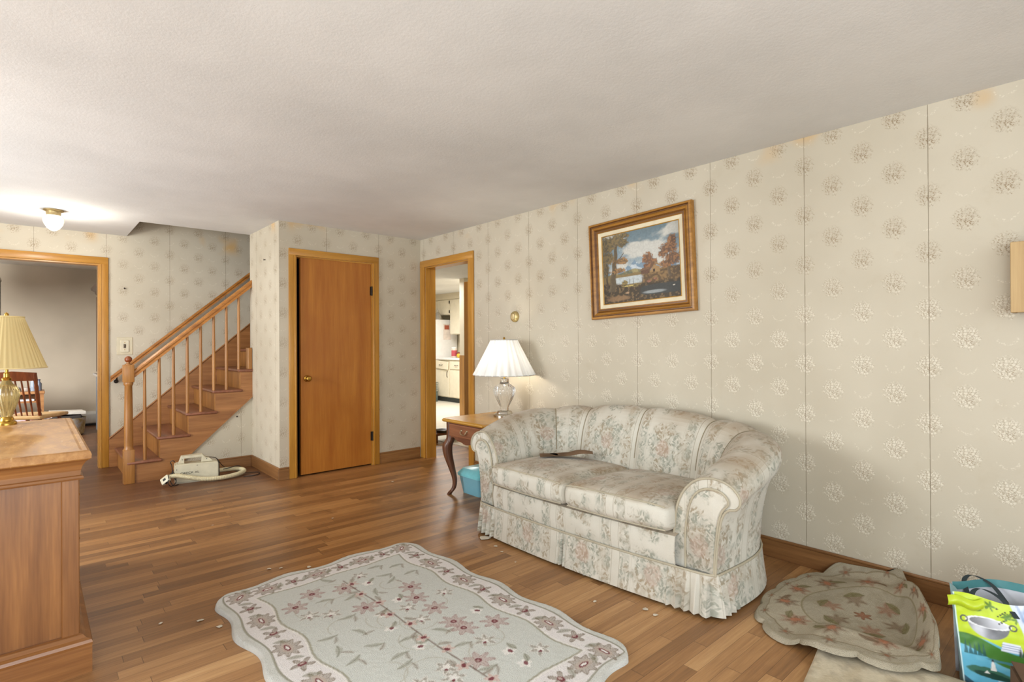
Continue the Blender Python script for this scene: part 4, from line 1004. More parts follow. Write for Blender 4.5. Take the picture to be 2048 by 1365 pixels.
# ------------------------------------------------------------------ rugs
PILE = attrmat('cut_pile_wool', .95, 330, .9, .006, .05, .16, 240)
class Painter:
    def __init__(s, X, Y, base): s.X, s.Y = X, Y; s.col = np.zeros(X.shape + (3,)); s.col[:] = base; s.n = fbm(X * 60 + 3, Y * 60, 3); s.n2 = fbm(X * 18, Y * 18 + 5, 3)
    def put(s, m, c): s.col = blend(s.col, np.clip(m, 0, 1), c)
    def loc(s, cx, cy, rot):
        dx, dy = s.X - cx, s.Y - cy; c, q = cos(rot), sin(rot); return dx * c + dy * q, -dx * q + dy * c
    def petals(s, cx, cy, r, rot, k, c, asp=1.0, depth=.4, rim=None, soft=.0025, op=.9):
        x, y = s.loc(cx, cy, rot); x = x / asp; rr = np.hypot(x, y) + .006 * (s.n - .5) * 2; th = np.arctan2(y, x)
        R_ = r * (1 - depth * .5 + depth * .5 * np.cos(k * th)); m = sst(R_ - rr, -soft, soft); s.put(m * op, c)
        if rim is not None: s.put(sst(.003 - np.abs(R_ - rr - .002), -.001, .0015) * .75, rim)
        veins = sst(np.cos(k * 2 * th) , .7, 1) * m * sst(rr, r * .25, r * .5); s.put(veins * .45, np.array(c) * .62)
    def ell(s, cx, cy, a, b, rot, c, op=.9, soft=.12):
        x, y = s.loc(cx, cy, rot); s.put(sst(1 - np.hypot(x / a, y / b) + .35 * (s.n - .5), -soft, soft) * op, c)
    def leaf(s, cx, cy, L, rot, c, op=.8, curl=8.0, w=.2):
        x, y = s.loc(cx, cy, rot); y = y - curl * x * x * .6; wv = L * w * (1 - (x / (L * .5)) ** 2)
        s.put(sst(wv - np.abs(y) + .008 * (s.n - .5), -.002, .003) * op * (np.abs(x) < L * .52), c); s.put(sst(.0018 - np.abs(y), -.001, .001) * .5 * (np.abs(x) < L * .45), np.array(c) * .6)
GREEN, CREAMC, TAUPE, BURG, WHITE_, PINK, OLIVE = Cn(213, 212, 206), Cn(230, 224, 221), Cn(160, 146, 130), Cn(120, 44, 56), Cn(240, 236, 230), Cn(190, 158, 152), Cn(142, 138, 114)
# runner rug
RHX, RHY = .545, .83
def rug_edge(a, b):
    """a,b in [-1,1] arrays -> x,y"""
    lob = lambda q: .016 * np.cos(q * PI * 4.5)
    lobx = lambda q: .018 * np.cos(q * PI * 3.0 + PI)
    x = a * (RHX + lob(b * 1.0) * np.abs(a) ** 4); y = b * (RHY + lobx(a) * np.abs(b) ** 4)
    k = .062 * (np.abs(a) ** 7) * (np.abs(b) ** 9); return x - np.sign(a) * k, y - np.sign(b) * k
NA, NB = 250, 370
a1 = np.linspace(-1, 1, NA); b1 = np.linspace(-1, 1, NB); Aa, Bb = np.meshgrid(a1, b1, indexing='ij')
RX, RY = rug_edge(Aa, Bb)
dist = np.minimum((1 - np.abs(Aa)) * RHX, (1 - np.abs(Bb)) * RHY)
pa = Painter(RX, RY, GREEN)
pa.put(sst(.5 - pa.n2, -.1, .1) * .25, Cn(190, 190, 178))
inb = dist + .010 * np.cos(RX * 20) * 0
pa.put(sst(inb, .040, .044), CREAMC)
wv = .012 * np.cos(np.where((1 - np.abs(Aa)) * RHX < (1 - np.abs(Bb)) * RHY, RY * 18, RX * 18))
pa.put(sst(dist + wv, .176, .180), GREEN * np.array([.97, .99, .98]))
pa.put(sst(.004 - np.abs(dist + wv - .178), -.002, .001), Cn(172, 168, 150)); pa.put(sst(.003 - np.abs(dist - .042), -.002, .001), Cn(160, 156, 140)); pa.put(sst(.0022 - np.abs(dist + wv - .168), -.0015, .001) * .8, Cn(240, 236, 228))
rr_ = random.Random(5)
bx = RHX - .110; by = RHY - .110; ring = []
n = 10
for i in range(n): ring += [(-bx, -by + 2 * by * i / n, 1.57), (bx, -by + 2 * by * (i + .0) / n + 2 * by / n * 0, 1.57)]
ring += [(bx, by, .8)]
for i in range(1, 7): ring += [(-bx + 2 * bx * i / 7, by, 0), (-bx + 2 * bx * i / 7, -by, 0)]
ring += [(-bx, by, .8)]
for i, (x, y, ro) in enumerate(ring):
    big = (i // 2) % 2 == 0
    if big:
        pa.petals(x, y, .056, ro + .3 * (rr_.random() - .5), 9, TAUPE, 1.2, .34, Cn(140, 126, 110), .006, .62); pa.ell(x, y, .040, .020, ro, Cn(196, 178, 164), .7); pa.ell(x, y, .026, .010, ro, BURG, .95); pa.ell(x, y, .017, .005, ro, WHITE_, .95)
    else:
        pa.petals(x, y, .046, ro + rr_.random() * 6, 5, TAUPE * .95, 1.0, .62, Cn(136, 122, 104), .005, .68); pa.ell(x, y, .012, .016, ro, BURG, .9); pa.ell(x, y + .004, .005, .009, ro, Cn(200, 180, 170), .9)
    pa.leaf(x + .06 * cos(ro), y + .06 * sin(ro), .07, ro + 1.1, OLIVE, .55)
for i in range(6):
    for j in range(11):
        x = -.29 + .116 * i + rr_.uniform(-.03, .03); y = -.60 + .12 * j + rr_.uniform(-.035, .035) + (.07 if i % 2 else 0)
        if abs(x) > .30 or abs(y) > .62 or abs(x) < .03: continue
        k = rr_.randrange(4); ro = rr_.random() * 6.28
        if k == 0: pa.petals(x, y, .056, ro, 7, PINK, 1.1, .5, Cn(168, 140, 134), .007, .55); pa.ell(x, y, .014, .014, 0, BURG); pa.ell(x, y, .006, .006, 0, PINK)
        elif k == 1: pa.petals(x, y, .030, ro, 5, WHITE_, 1, .4); pa.ell(x + .006, y, .013, .009, ro, BURG); pa.leaf(x + .03, y + .02, .06, ro, OLIVE, .6)
        elif k == 2: pa.leaf(x, y, .09, ro, OLIVE, .45, 8, .14); pa.leaf(x + .02, y - .03, .06, ro + 1.2, TAUPE, .45, 8, .15)
        else: pa.petals(x, y, .046, ro, 6, TAUPE, 1, .5, WHITE_, .006, .55); pa.petals(x, y, .022, ro, 5, WHITE_, 1, .5); pa.ell(x - .01, y - .012, .008, .006, ro, BURG)
vx = .006 * np.sin(RY * 9)
pa.put(sst(.0035 - np.abs(RX - vx), -.002, .002) * sst(.56 - np.abs(RY), 0, .01) * .85, Cn(128, 108, 96))
for j in range(9):
    y = -.56 + .13 * j + .01; pa.petals(.014 * (-1) ** j, y, .030, j, 5, Cn(214, 190, 180), 1, .5); pa.ell(.010 * (-1) ** j, y, .013, .009, j, BURG); pa.leaf(.03 * (-1) ** j, y + .04, .06, j * 1.3, TAUPE, .6)
for k in range(16):   # thin scrolls
    x0, y0, r0, t0 = rr_.uniform(-.26, .26), rr_.uniform(-.55, .55), rr_.uniform(.05, .10), rr_.random() * 6.28
    x, y = pa.loc(x0, y0, t0); pa.put(sst(.0022 - np.abs(np.hypot(x, y) - r0), -.0015, .0015) * sst(x, -.01, .01) * .6, Cn(184, 178, 160))
zed = .016 * (1 - np.clip(1 - dist / .012, 0, 1) ** 2.5) + .0022 * fbm(RX * 90, RY * 90, 2) + .003 * fbm(RX * 6, RY * 6, 2)
bm = B(); gridmesh(bm, lambda i, j: (float(RX[i, j]), float(RY[i, j]), float(zed[i, j]) if 0 < i < NA - 1 and 0 < j < NB - 1 else 0.001), NA, NB)
rug = obj('floral_rug', bm, PILE, None, 60, cols=pa.col.reshape(-1, 3)); rug.location = (1.185, 2.025, 0); rug.rotation_euler = (0, 0, math.radians(1.6))
tag(rug, 'large pale green and cream floral rug with scalloped edge on the open floor', 'rug')

# folded beige quilt below the round rug
bm = B()
MX, MY, MHX, MHY = 2.03, .49, .33, .245
def matfn(p):
    n = float(vnoise(np.array(p.x * 7 + 3), np.array(p.y * 7))); return (p.x, p.y, p.z * (.75 + .5 * n) if p.z > .01 else p.z)
rbox(bm, (0, 0, .019), (MHX, MHY, .0185), .016, 40, lambda p: matfn(p))
xs_ = np.array([v.co.x for v in bm.verts]); ys_ = np.array([v.co.y for v in bm.verts]); pm = Painter(xs_, ys_, Cn(196, 184, 160)); pm.put(sst(pm.n2, .45, .65) * .5, Cn(168, 152, 124)); pm.put(sst(fbm(xs_ * 30, ys_ * 30), .55, .7) * .45, Cn(146, 134, 116))
q = obj('folded_quilt', bm, attrmat('quilt_cotton', .9, 120, .4, .004), None, 60, cols=pm.col); q.location = (MX, MY, 0); q.rotation_euler = (0, 0, math.radians(9))
tag(q, 'beige folded quilt on the floor half under the round scalloped rug', 'quilt')

# round scalloped rug draped over the quilt and against the baseboard
NR, NT = 150, 360
rr = np.linspace(0, 1, NR); tt = np.linspace(0, 2 * PI, NT, endpoint=False); Rr, Tt = np.meshgrid(rr, tt, indexing='ij')
RC = (2.660, .735); RAD = .458
sc_ = 1 + .085 * np.abs(np.cos(Tt * 7)) ** .6 - .05
QX = RAD * Rr * (1 + (sc_ - 1) * Rr ** 6) * np.cos(Tt); QY = RAD * Rr * (1 + (sc_ - 1) * Rr ** 6) * np.sin(Tt)
pr_ = Painter(QX, QY, Cn(172, 162, 142)); pr_.put(sst(pr_.n2, .4, .65) * .4, Cn(148, 138, 116))
def ringline(r_, c, w=.003, op=.8): pr_.put(sst(w - np.abs(Rr - r_) * RAD, -.0015, .0015) * op, c)
pr_.put(sst(Rr, .50, .51) * sst(.86 - Rr, 0, .01) * .45, Cn(188, 176, 154))
ringline(.86, Cn(130, 116, 88)); ringline(.505, Cn(140, 130, 100), .0035); ringline(.95, Cn(150, 140, 110), .002, .4)
RUST = Cn(150, 104, 80); BRN = Cn(122, 98, 76); OLV = Cn(122, 114, 78)
for k in range(11):
    an = 2 * PI * k / 11 + .2; x, y = .30 * cos(an), .30 * sin(an)
    pr_.petals(x, y, .050, an, 7, BRN if k % 2 else RUST, 1.25, .4, None, .014, .5); pr_.petals(x, y, .032, an, 6, RUST, 1.2, .6, Cn(116, 92, 72), .008, .5); pr_.ell(x, y, .022, .013, an, Cn(176, 120, 92)); pr_.leaf(x + .05 * sin(an), y - .05 * cos(an), .08, an + .9, OLV if k % 3 else BRN, .75, 7)
for k in range(14):
    an = 2 * PI * k / 14; x, y = .405 * cos(an), .405 * sin(an); pr_.petals(x, y, .026, an, 5, BRN, 1.2, .6, None, .006, .55); pr_.ell(x, y, .008, .008, 0, RUST)
for k in range(6):
    an = 2 * PI * k / 6 + .5; x, y = .125 * cos(an), .125 * sin(an); pr_.petals(x, y, .042, an, 6, RUST if k % 2 else BRN, 1.2, .5, None, .012, .6); pr_.leaf(x * 1.3, y * 1.3, .09, an + 1.57, OLV, .8, 9)
pr_.petals(0, 0, .036, .3, 6, RUST, 1, .5, BRN)
WX, WY = RC[0] + QX, RC[1] + QY
# the tote bag stands on the boards, the rug bunches up against its side
FLx, FLy, DBx, DBy = 2.385, .395, .37, -.929
aa_ = (WX - FLx) * DBx + (WY - FLy) * DBy
sq = np.maximum(aa_ + .10, 0); anew = np.where(aa_ > -.10, -.10 + .098 * (1 - np.exp(-sq / .11)), aa_)
WX = WX + (anew - aa_) * DBx; WY = WY + (anew - aa_) * DBy; WY = np.where(WY > 1.03, 1.03 + (WY - 1.03) * .5, WY)
over = 1 - sst(np.hypot(np.maximum(WX - (MX + MHX), 0), np.maximum(WY - (MY + MHY), 0)), .02, .16)
hz_ = .046 * over + .135 * sst(anew, -.088, -.006) ** 1.3 * sst(WX, 2.36, 2.52) * (1 - .62 * sst(WX, 2.75, 3.03))
lump = .05 * np.exp(-(((WX - 2.92) / .14) ** 2 + ((WY - .74) / .16) ** 2))
wallup = .055 * np.clip((WX - 2.985) / .08, 0, 1) ** 1.5
wrk = .012 * fbm(WX * 9, WY * 9 + 2, 3) * (.3 + over)
ed = 1 - np.clip((Rr - .965) / .035, 0, 1) ** 2
Z2 = hz_ + lump + wallup + wrk + .016 * ed + .0025 * fbm(QX * 90, QY * 90, 2) + .003
WXc = np.minimum(WX, 3.066 - .0)
bm = B(); gridmesh(bm, lambda i, j: (float(WXc[j2(i), j] if False else WXc[j, i]), float(WY[j, i]), float(Z2[j, i])), NT, NR, closeu=True)
bmesh.ops.recalc_face_normals(bm, faces=bm.faces)
o = obj('round_rug', bm, PILE, None, 60, cols=pr_.col.transpose(1, 0, 2).reshape(-1, 3))
tag(o, 'round faded floral rug with scalloped edge lying rumpled beside the loveseat', 'rug')

# ------------------------------------------------------------------ tote bag
t = thing('tote_bag', 'lime and blue printed shopping tote bag slumped against the right wall', 'bag', (2.395, .380, 0))
dirx = Vector((.42, -.9075, 0)); nrmb = Vector((-.9075, -.42, 0))      # along the front, outward normal toward the room
LEAN = 0.20
def bagp(a, z, d=0.0):
    """a metres along the front from its left edge, z height, d depth behind the front"""
    p = dirx * a - nrmb * (d + LEAN * z * .6); return Vector((p.x, p.y, z))
BW, BH = .50, .308
NBU, NBV = 190, 130
ba, bz = np.meshgrid(np.linspace(0, BW, NBU), np.linspace(0.004, BH, NBV), indexing='ij')
hl = bz / BH     # 0 bottom 1 top
x_ = ba; y_ = bz
pb = Painter(x_, y_, Cn(98, 176, 204)); nn_ = pb.n2
pb.put(sst(nn_, .5, .65) * .5, Cn(130, 196, 216)); pb.put(sst(y_ - .165 - .012 * np.sin(x_ * 30), -.003, .003), Cn(190, 210, 40)); pb.put(sst(pb.n2, .5, .7) * .35 * sst(y_, .17, .18), Cn(168, 192, 34))
gh = .165 + .02 * np.sin(x_ * 22 + 1.2); pb.put(sst(gh - y_, -.002, .002) * sst(y_ - gh + .035 + .02 * np.sin(x_ * 14), -.002, .002), Cn(70, 120, 48))
def bpoly(pts, c, op=1.0):
    m = np.ones(x_.shape)
    for (xa, ya), (xb, yb_) in zip(pts, pts[1:] + pts[:1]):
        L = math.hypot(xb - xa, yb_ - ya); m = m * sst(((xb - xa) * (y_ - ya) - (yb_ - ya) * (x_ - xa)) / L, -.0012, .0012)
    pb.put(m * op, c)
# steel colander bowl
bxc, byc = .088, .230
m = sst(1 - np.hypot((x_ - bxc) / .056, (y_ - byc) / .050), -.03, .03) * sst(byc - y_, -.001, .001); shade_ = .25 + .75 * np.clip(np.exp(-((x_ - bxc + .028) / .022) ** 2) + .15 * pb.n, 0, 1); pb.col = pb.col * (1 - m[..., None]) + m[..., None] * (Cn(200, 200, 206) * shade_[..., None])
m = sst(1 - np.hypot((x_ - bxc) / .056, (y_ - byc) / .016), -.06, .06); sh_ = .25 + .6 * sst(x_, bxc - .05, bxc + .04); pb.col = pb.col * (1 - m[..., None]) + m[..., None] * (Cn(220, 220, 226) * sh_[..., None]); q1 = np.abs(np.hypot((x_ - bxc) / .056, (y_ - byc) / .016) - 1); pb.put(sst(.10 - q1, -.03, .03), Cn(226, 226, 228))
for sx in (-1, 1): pb.put(sst(.0022 - np.abs(np.hypot(x_ - bxc - sx * .065, y_ - byc) - .009), -.001, .001), Cn(80, 84, 80))
bpoly([(.062, .222), (.066, .222), (.040, .262), (.037, .262)][::-1], Cn(90, 90, 70)); bpoly([(.037, .262), (.040, .262), (.066, .222), (.062, .222)], Cn(90, 90, 70))
for k in range(9): pb.ell(.118 + .007 * ((k * 5) % 4), .236 + .006 * k, .003, .0035, k, Cn(36, 44, 20))
for (xx, yy, r) in ((.100, .287, .016), (.140, .262, .012), (.165, .258, .014), (.150, .270, .009)): pb.petals(xx, yy, r, xx * 50, 5, Cn(84, 124, 30), 1.2, .6)
pb.ell(.035, .272, .034, .009, -.25, Cn(96, 140, 30)); pb.leaf(.055, .270, .04, -.2, Cn(60, 90, 24), .8, 3)
# white house, pines, lighthouse island
bpoly([(.112, .150), (.170, .150), (.165, .178), (.120, .180)], Cn(222, 226, 238)); 
for k in range(3): pb.put(sst(.0009 - np.abs(y_ - .157 - .007 * k), -.0006, .0006) * (x_ > .115) * (x_ < .166) * .7, Cn(120, 130, 170))
for k in range(12): bpoly([(.158 + .004 * k, .142), (.164 + .004 * k, .140), (.160 + .004 * k, .174 - .003 * (k % 5))], [Cn(58, 72, 58), Cn(96, 104, 104), Cn(40, 92, 40)][k % 3])
for k in range(5): bpoly([(.012 + .012 * k, .120), (.024 + .012 * k, .120), (.018 + .012 * k, .168 - .006 * (k % 3))], Cn(40, 84, 84), .85)
pb.ell(.075, .068, .060, .016, -.12, Cn(56, 100, 62)); pb.ell(.085, .060, .05, .010, -.1, Cn(30, 66, 56)); pb.ell(.12, .112, .05, .004, -.05, Cn(70, 130, 150), .8)
bpoly([(.078, .078), (.094, .078), (.089, .108), (.083, .108)], Cn(236, 236, 232)); bpoly([(.081, .108), (.091, .108), (.086, .118)], Cn(40, 52, 60)); bpoly([(.060, .066), (.076, .066), (.068, .076)], Cn(232, 232, 226)); bpoly([(.10, .020), (.125, .020), (.13, .045), (.095, .050)], Cn(190, 216, 226), .8); bpoly([(.0, .0), (.02, .0), (.028, .03), (.0, .05)], Cn(40, 44, 60), .8)
# blue sky panel on the side page
sx0 = .158 + .05 * (.308 - y_) / .2
pg = sst(x_ - sx0, -.001, .001) * sst(y_ - .125, -.001, .001); pb.put(pg, Cn(148, 172, 206)); pb.put(pg * sst(fbm(x_ * 14, y_ * 14, 4), .46, .62), Cn(214, 222, 234)); pb.put(pg * sst(.004 - np.abs(x_ - sx0 - .016), -.001, .001) * .5, Cn(120, 140, 180)); pb.put(sst(.006 - np.abs(x_ - sx0 - .004), -.002, .002) * sst(y_, .125, .13), Cn(206, 214, 226)); pb.put(sst(.002 - np.abs(y_ - .123), -.001, .001) * (x_ > .19), Cn(70, 80, 130))
pb.put(sst(.003 - x_, -.001, .001), Cn(206, 226, 228))
bulge = .016 * np.sin(PI * np.clip(ba / BW, 0, 1)) * np.sin(PI * np.clip(hl, 0, 1)) + .004 * fbm(ba * 30, bz * 30, 2)
def bagfront(i, j):
    a, z = float(ba[i, j]), float(bz[i, j]); top = .010 * sin(a * 24 + 1) * (z / BH) ** 4
    return bagp(a + .022 * (1 - z / BH) * (1 if a < .05 else 1), z + top, -float(bulge[i, j]))
BAGM = attrmat('laminated_bag_print', .35, 0, 0, 0, .5, .05, 60)
bm = B(); gridmesh(bm, bagfront, NBU, NBV); obj('front_panel', bm, BAGM, t, 60, cols=pb.col.reshape(-1, 3))
TEAL = plain('bag_teal_edge', C(70, 128, 130), .4, var=.1); INNER = plain('bag_grey_lining', C(190, 190, 196), .6, var=.08)
bm = B(); gridmesh(bm, lambda i, j: bagp(.03 + .50 * i / 40, BH * j / 12 + .018 * sin(PI * i / 40) * (j / 12), .135 - .02 * cos(i * .3)), 41, 13, mat=0)
gridmesh(bm, lambda i, j: bagp(.032 + .496 * i / 40, BH * 1.0 + .018 * sin(PI * i / 40) - .026 + .028 * j / 3, .1335 - .02 * cos(i * .3)), 41, 4, mat=1); obj('back_panel', bm, [INNER, TEAL], t, 60)
bm = B(); gridmesh(bm, lambda i, j: bagp(.004 + .022 * (1 - j / 12) + .026 * sin(PI * i / 12) * (-.4 + j / 12) + .02 * (i / 12), BH * j / 12 * .985, .118 * i / 12), 13, 13); obj('side_gusset', bm, plain('bag_side_blue', C(160, 198, 206), .4, var=.1), t, 60)
bm = B(); pts = [bagp(-.002, .325, -.004), bagp(.03, .332, -.012), bagp(.07, .328, -.014), bagp(.10, .318, -.012)]
gridmesh(bm, lambda i, j: bagp(-.018 + .10 * i / 20, .305 - .034 * j / 6 + .006 * sin(i * .35), -.010 - .012 * sin(PI * j / 6) - .004 * sin(i * .5)), 21, 7); obj('folded_flap', bm, plain('bag_lime', C(186, 206, 40), .35, var=.06), t, 60)
for k, (a0, d) in enumerate(((.06, -.016), (.075, .110))):
    bm = B(); cp = catmull([bagp(a0, .275, d), bagp(a0 + .0, .312, d + .03), bagp(a0 + .03, .328, d + .045), bagp(a0 + .08, .308, d + .03), bagp(a0 + .11, .262, d)], 26)
    gridmesh(bm, lambda i, j: cp[i] + dirx * (.016 * (j - .5)), 26, 2); obj('handle', bm, plain('bag_black_strap', C(22, 36, 38), .6), t, 60)

# cardboard box at the bottom right corner
t = thing('cardboard_box', 'brown cardboard box corner at the bottom right in front of the tote bag', 'box', (2.225, .135, 0), math.radians(18))
CARD1 = plain('dark_brown_card', C(96, 70, 50), .8, var=.05); CARD2 = plain('orange_brown_card', C(178, 122, 56), .7, var=.05)
bm = B(); prism(bm, [(-.115, 0), (.07, 0), (.07, .178), (-.10, .190)], 'x', -.06, .10, 0); 
obj('carton', bm, [CARD1, CARD2], t)
for f in t.children[-1].data.polygons:
    if f.normal.y < -.5: f.material_index = 1
bm = B(); box(bm, -.058, .098, -.098, .068, .1905, .194); obj('lid_flap', bm, CARD1, t)

# ------------------------------------------------------------------ canister vacuum
V0 = Vector((.925, 5.395, 0)); va = math.atan2(5.345 - 5.395, 1.25 - .925)
t = thing('vacuum_cleaner', 'cream portable canister vacuum with ribbed hose on the floor by the stairs', 'vacuum cleaner', V0, va)
VW = plain('vacuum_cream_plastic', C(206, 198, 172), .4, var=.05); VW2 = plain('vacuum_hose', C(206, 194, 158), .5, var=.06); VG = plain('vacuum_grey_base', C(176, 168, 148), .5)
bm = B(); pts = [(0, .03), (0, .150), (.010, .165), (.325, .158), (.335, .148), (.335, .02), (.325, .012), (.01, .012)]
prism(bm, pts, 'y', 0, .135); bmesh.ops.bevel(bm, geom=[e for e in bm.edges], offset=.006, segments=2, affect='EDGES'); obj('body', bm, VW, t, True)
bm = B(); box(bm, .004, .30, .004, .131, 0, .0118); obj('base_plate', bm, VG, t)
bm = B()
for (y0, y1) in ((.03, .105),):
    prism(bm, [(.030, .1655), (.075, .1645), (.075, .205), (.205, .208), (.205, .163), (.30, .161), (.262, .196), (.235, .200), (.212, .230), (.052, .226)], 'y', y0, y1)
bmesh.ops.bevel(bm, geom=[e for e in bm.edges if abs(e.verts[0].co.y - e.verts[1].co.y) < 1e-6], offset=.003, segments=1, affect='EDGES'); obj('handle', bm, VW, t, True)
for x, z in ((.018, .122), (.17, .145), (.06, .198), (.245, .188)):
    bm = B(); lathe(bm, [(.0035, 0), (.0035, .0015)], 10, (x, z, 0)); bmesh.ops.rotate(bm, verts=bm.verts, matrix=Matrix.Rotation(PI / 2, 3, 'X')); bmesh.ops.translate(bm, verts=bm.verts, vec=(0, .0295 if z > .17 else -.0003, 0)); obj('screw', bm, BLACK, t)
bm = B(); box(bm, .3355, .343, .008, .127, .015, .150, .002, 1); obj('rear_seal', bm, BLACK, t)
cu = bpy.data.curves.new('lettering', 'FONT'); cu.body = 'ORECK XL'; cu.size = .026; cu.extrude = .0004; cu.align_x = 'CENTER'
tmp = bpy.data.objects.new('lettering_tmp', cu); COL.objects.link(tmp); bpy.context.view_layer.update()
me = bpy.data.meshes.new_from_object(tmp.evaluated_get(bpy.context.evaluated_depsgraph_get())); bpy.data.objects.remove(tmp)
me.materials.append(plain('vacuum_print', C(40, 44, 40), .5)); lo = bpy.data.objects.new('lettering', me); COL.objects.link(lo); lo.parent = t; lo.location = (.115, -.0012, .078); lo.rotation_euler = (PI / 2, 0, 0); lo.scale = (1.15, 1, 1)
inv = Matrix.Rotation(-va, 3, 'Z')
def vl_(pts): return [inv @ (Vector(p) - V0) for p in pts]
hp = catmull(vl_([(.865, 5.36, .075), (.93, 5.335, .085), (1.02, 5.305, .062), (1.13, 5.285, .033), (1.27, 5.275, .024), (1.40, 5.31, .026), (1.475, 5.375, .034), (1.455, 5.445, .042), (1.38, 5.462, .050), (1.262, 5.415, .062)]), 420)
bm = B(); tube(bm, hp, [.0175 + (.0022 if i % 4 < 2 else 0) for i in range(420)], 14); obj('hose', bm, VW2, t, 70)
bm = B(); Mx = Matrix.Translation(vl_([(.853, 5.345, .060)])[0]) @ Matrix.Rotation(math.radians(22), 4, 'Z') @ Matrix.Rotation(math.radians(40), 4, 'X') @ Matrix.Rotation(math.radians(35), 4, 'Y')
box(bm, -.014, .014, -.030, .030, -.036, .036, .006, 2, M=Mx); nz_ = obj('nozzle', bm, VW, t, True)
bm = B(); box(bm, -.016, -.0145, -.010, .010, -.012, .012, M=Mx); box(bm, -.010, .010, -.0312, -.0303, -.012, .012, M=Mx); obj('nozzle_pad', bm, BLACK, nz_)
CORD = plain('black_cord', C(26, 22, 22), .5)
bm = B(); tube(bm, catmull(vl_([(.875, 5.33, .10), (.865, 5.30, .04), (.89, 5.32, .006), (.93, 5.35, .03), (.92, 5.36, .10), (.90, 5.345, .105), (.885, 5.345, .06), (.905, 5.325, .008), (.95, 5.352, .006)]), 60), .0033, 6); obj('power_cord', bm, CORD, t, True)
bm = B(); tube(bm, catmull(vl_([(.93, 5.40, .19), (.915, 5.40, .205), (.90, 5.41, .19), (.91, 5.41, .16), (.918, 5.402, .08), (.93, 5.38, .04)]), 40), .0033, 6); obj('power_cord', bm, CORD, t, True)
bm = B(); tube(bm, catmull(vl_([(1.17, 5.40, .20), (1.26, 5.45, .17), (1.33, 5.52, .08), (1.40, 5.52, .03), (1.46, 5.46, .012), (1.50, 5.38, .008), (1.585, 5.36, .006), (1.59, 5.30, .006), (1.53, 5.245, .006), (1.44, 5.265, .006)]), 90), .0033, 6); obj('power_cord', bm, CORD, t, True)
bm = B(); tube(bm, catmull(vl_([(1.28, 5.54, .05), (1.36, 5.50, .055), (1.42, 5.52, .05), (1.47, 5.50, .035), (1.50, 5.47, .02), (1.45, 5.45, .07), (1.36, 5.42, .07), (1.30, 5.43, .06), (1.36, 5.50, .03), (1.44, 5.53, .02)]), 80), .0038, 6)
obj('power_cord', bm, CORD, t, True)

# scraps of paper and lint on the boards
bm = B(); rs = random.Random(3)
SCR = [(2.09, 2.60, .05), (2.05, 2.45, .016), (2.02, 2.36, .012), (1.98, 2.2, .010), (2.13, 1.84, .012), (1.95, 1.62, .012), (2.06, 1.42, .022), (2.05, 1.36, .016), (.95, 3.02, .016), (1.0, 2.99, .012), (1.12, 2.9, .018), (.55, 2.66, .02), (.60, 2.55, .018), (.42, 2.75, .012), (.9, 4.0, .012), (1.55, 3.6, .010), (2.35, 4.2, .016), (1.72, 1.0, .014)]
for x, y, r in SCR:
    k = 7; c0 = bm.verts.new((x, y, .004)); rg_ = [bm.verts.new((x + r * rs.uniform(.5, 1) * cos(2 * PI * q / k), y + r * rs.uniform(.4, .9) * sin(2 * PI * q / k), .0015 + .003 * rs.random())) for q in range(k)]
    for q in range(k): bm.faces.new([c0, rg_[q], rg_[(q + 1) % k]])
o = obj('paper_scraps', bm, plain('scrap_paper', C(206, 196, 178), .9), None); tag(o, 'tiny white paper scraps scattered over the wood floor', 'scraps', kind='stuff')

# ------------------------------------------------------------------ dining room
CHW = wood('chair_maple', C(150, 80, 38), C(92, 44, 20), 2, .8, .32, False, 8); SEATW = wood('chair_seat_pale', C(214, 176, 122), C(180, 136, 84), 1, .6, .35, False, 8)
t = thing('dining_chair', 'brown wooden spindle-back dining chair in the next room behind the dresser', 'chair', (.035, 7.75, 0), math.radians(58))
bm = B(); rbox(bm, (0, 0, .445), (.215, .215, .022), .018, 10, lambda p: (p.x, p.y * (1 - .12 * (p.x < 0) * abs(p.x) / .2), p.z - .006 * (p.z > .445) * max(0, 1 - (p.x ** 2 + p.y ** 2) / .03))); obj('seat', bm, SEATW, t, 60)
for sx in (-1, 1):
    for sy in (-1, 1):
        bm = B(); tube(bm, [(sx * .15, sy * .15, .43), (sx * .165, sy * .165, .3), (sx * .19, sy * .19, .12), (sx * .20, sy * .20, 0)], [.016, .021, .017, .012], 12); obj('leg', bm, CHW, t, True)
for y in (-.16, .16): 
    bm = B(); tube(bm, [(-.17, y, .17), (.17, y, .17)], .010, 8); obj('stretcher', bm, CHW, t, True)
def bk(y, f): return (-.175 - .12 * f, y * (1 + .16 * f), .455 + .455 * f)
for sy in (-1, 1):
    bm = B(); fs = [0, .06, .1, .14, .2, .3, .5, .62, .68, .74, .85, 1.0]; tube(bm, [bk(sy * .165, f) for f in fs], [.013, .017, .013, .018, .014, .017, .019, .016, .019, .015, .017, .016], 12); obj('back_post', bm, CHW, t, True)
for k in range(5):
    bm = B(); y = -.10 + .05 * k; tube(bm, [bk(y, 0), bk(y, .4), bk(y, .92)], [.007, .0095, .007], 8); obj('spindle', bm, CHW, t, True)
bm = B(); gridmesh(bm, lambda i, j: (bk(0, .86 + .16 * (j % 4 in (1, 2)))[0] - .02 * (1 - ((i - 10) / 10) ** 2) + (.009 if j in (2, 3) else -.009), -.205 + .41 * i / 20, .835 + (.10 if j % 4 in (1, 2) else 0) * (1 - .15 * abs((i - 10) / 10))), 21, 5); bmesh.ops.recalc_face_normals(bm, faces=bm.faces); obj('crest_rail', bm, CHW, t, 60)

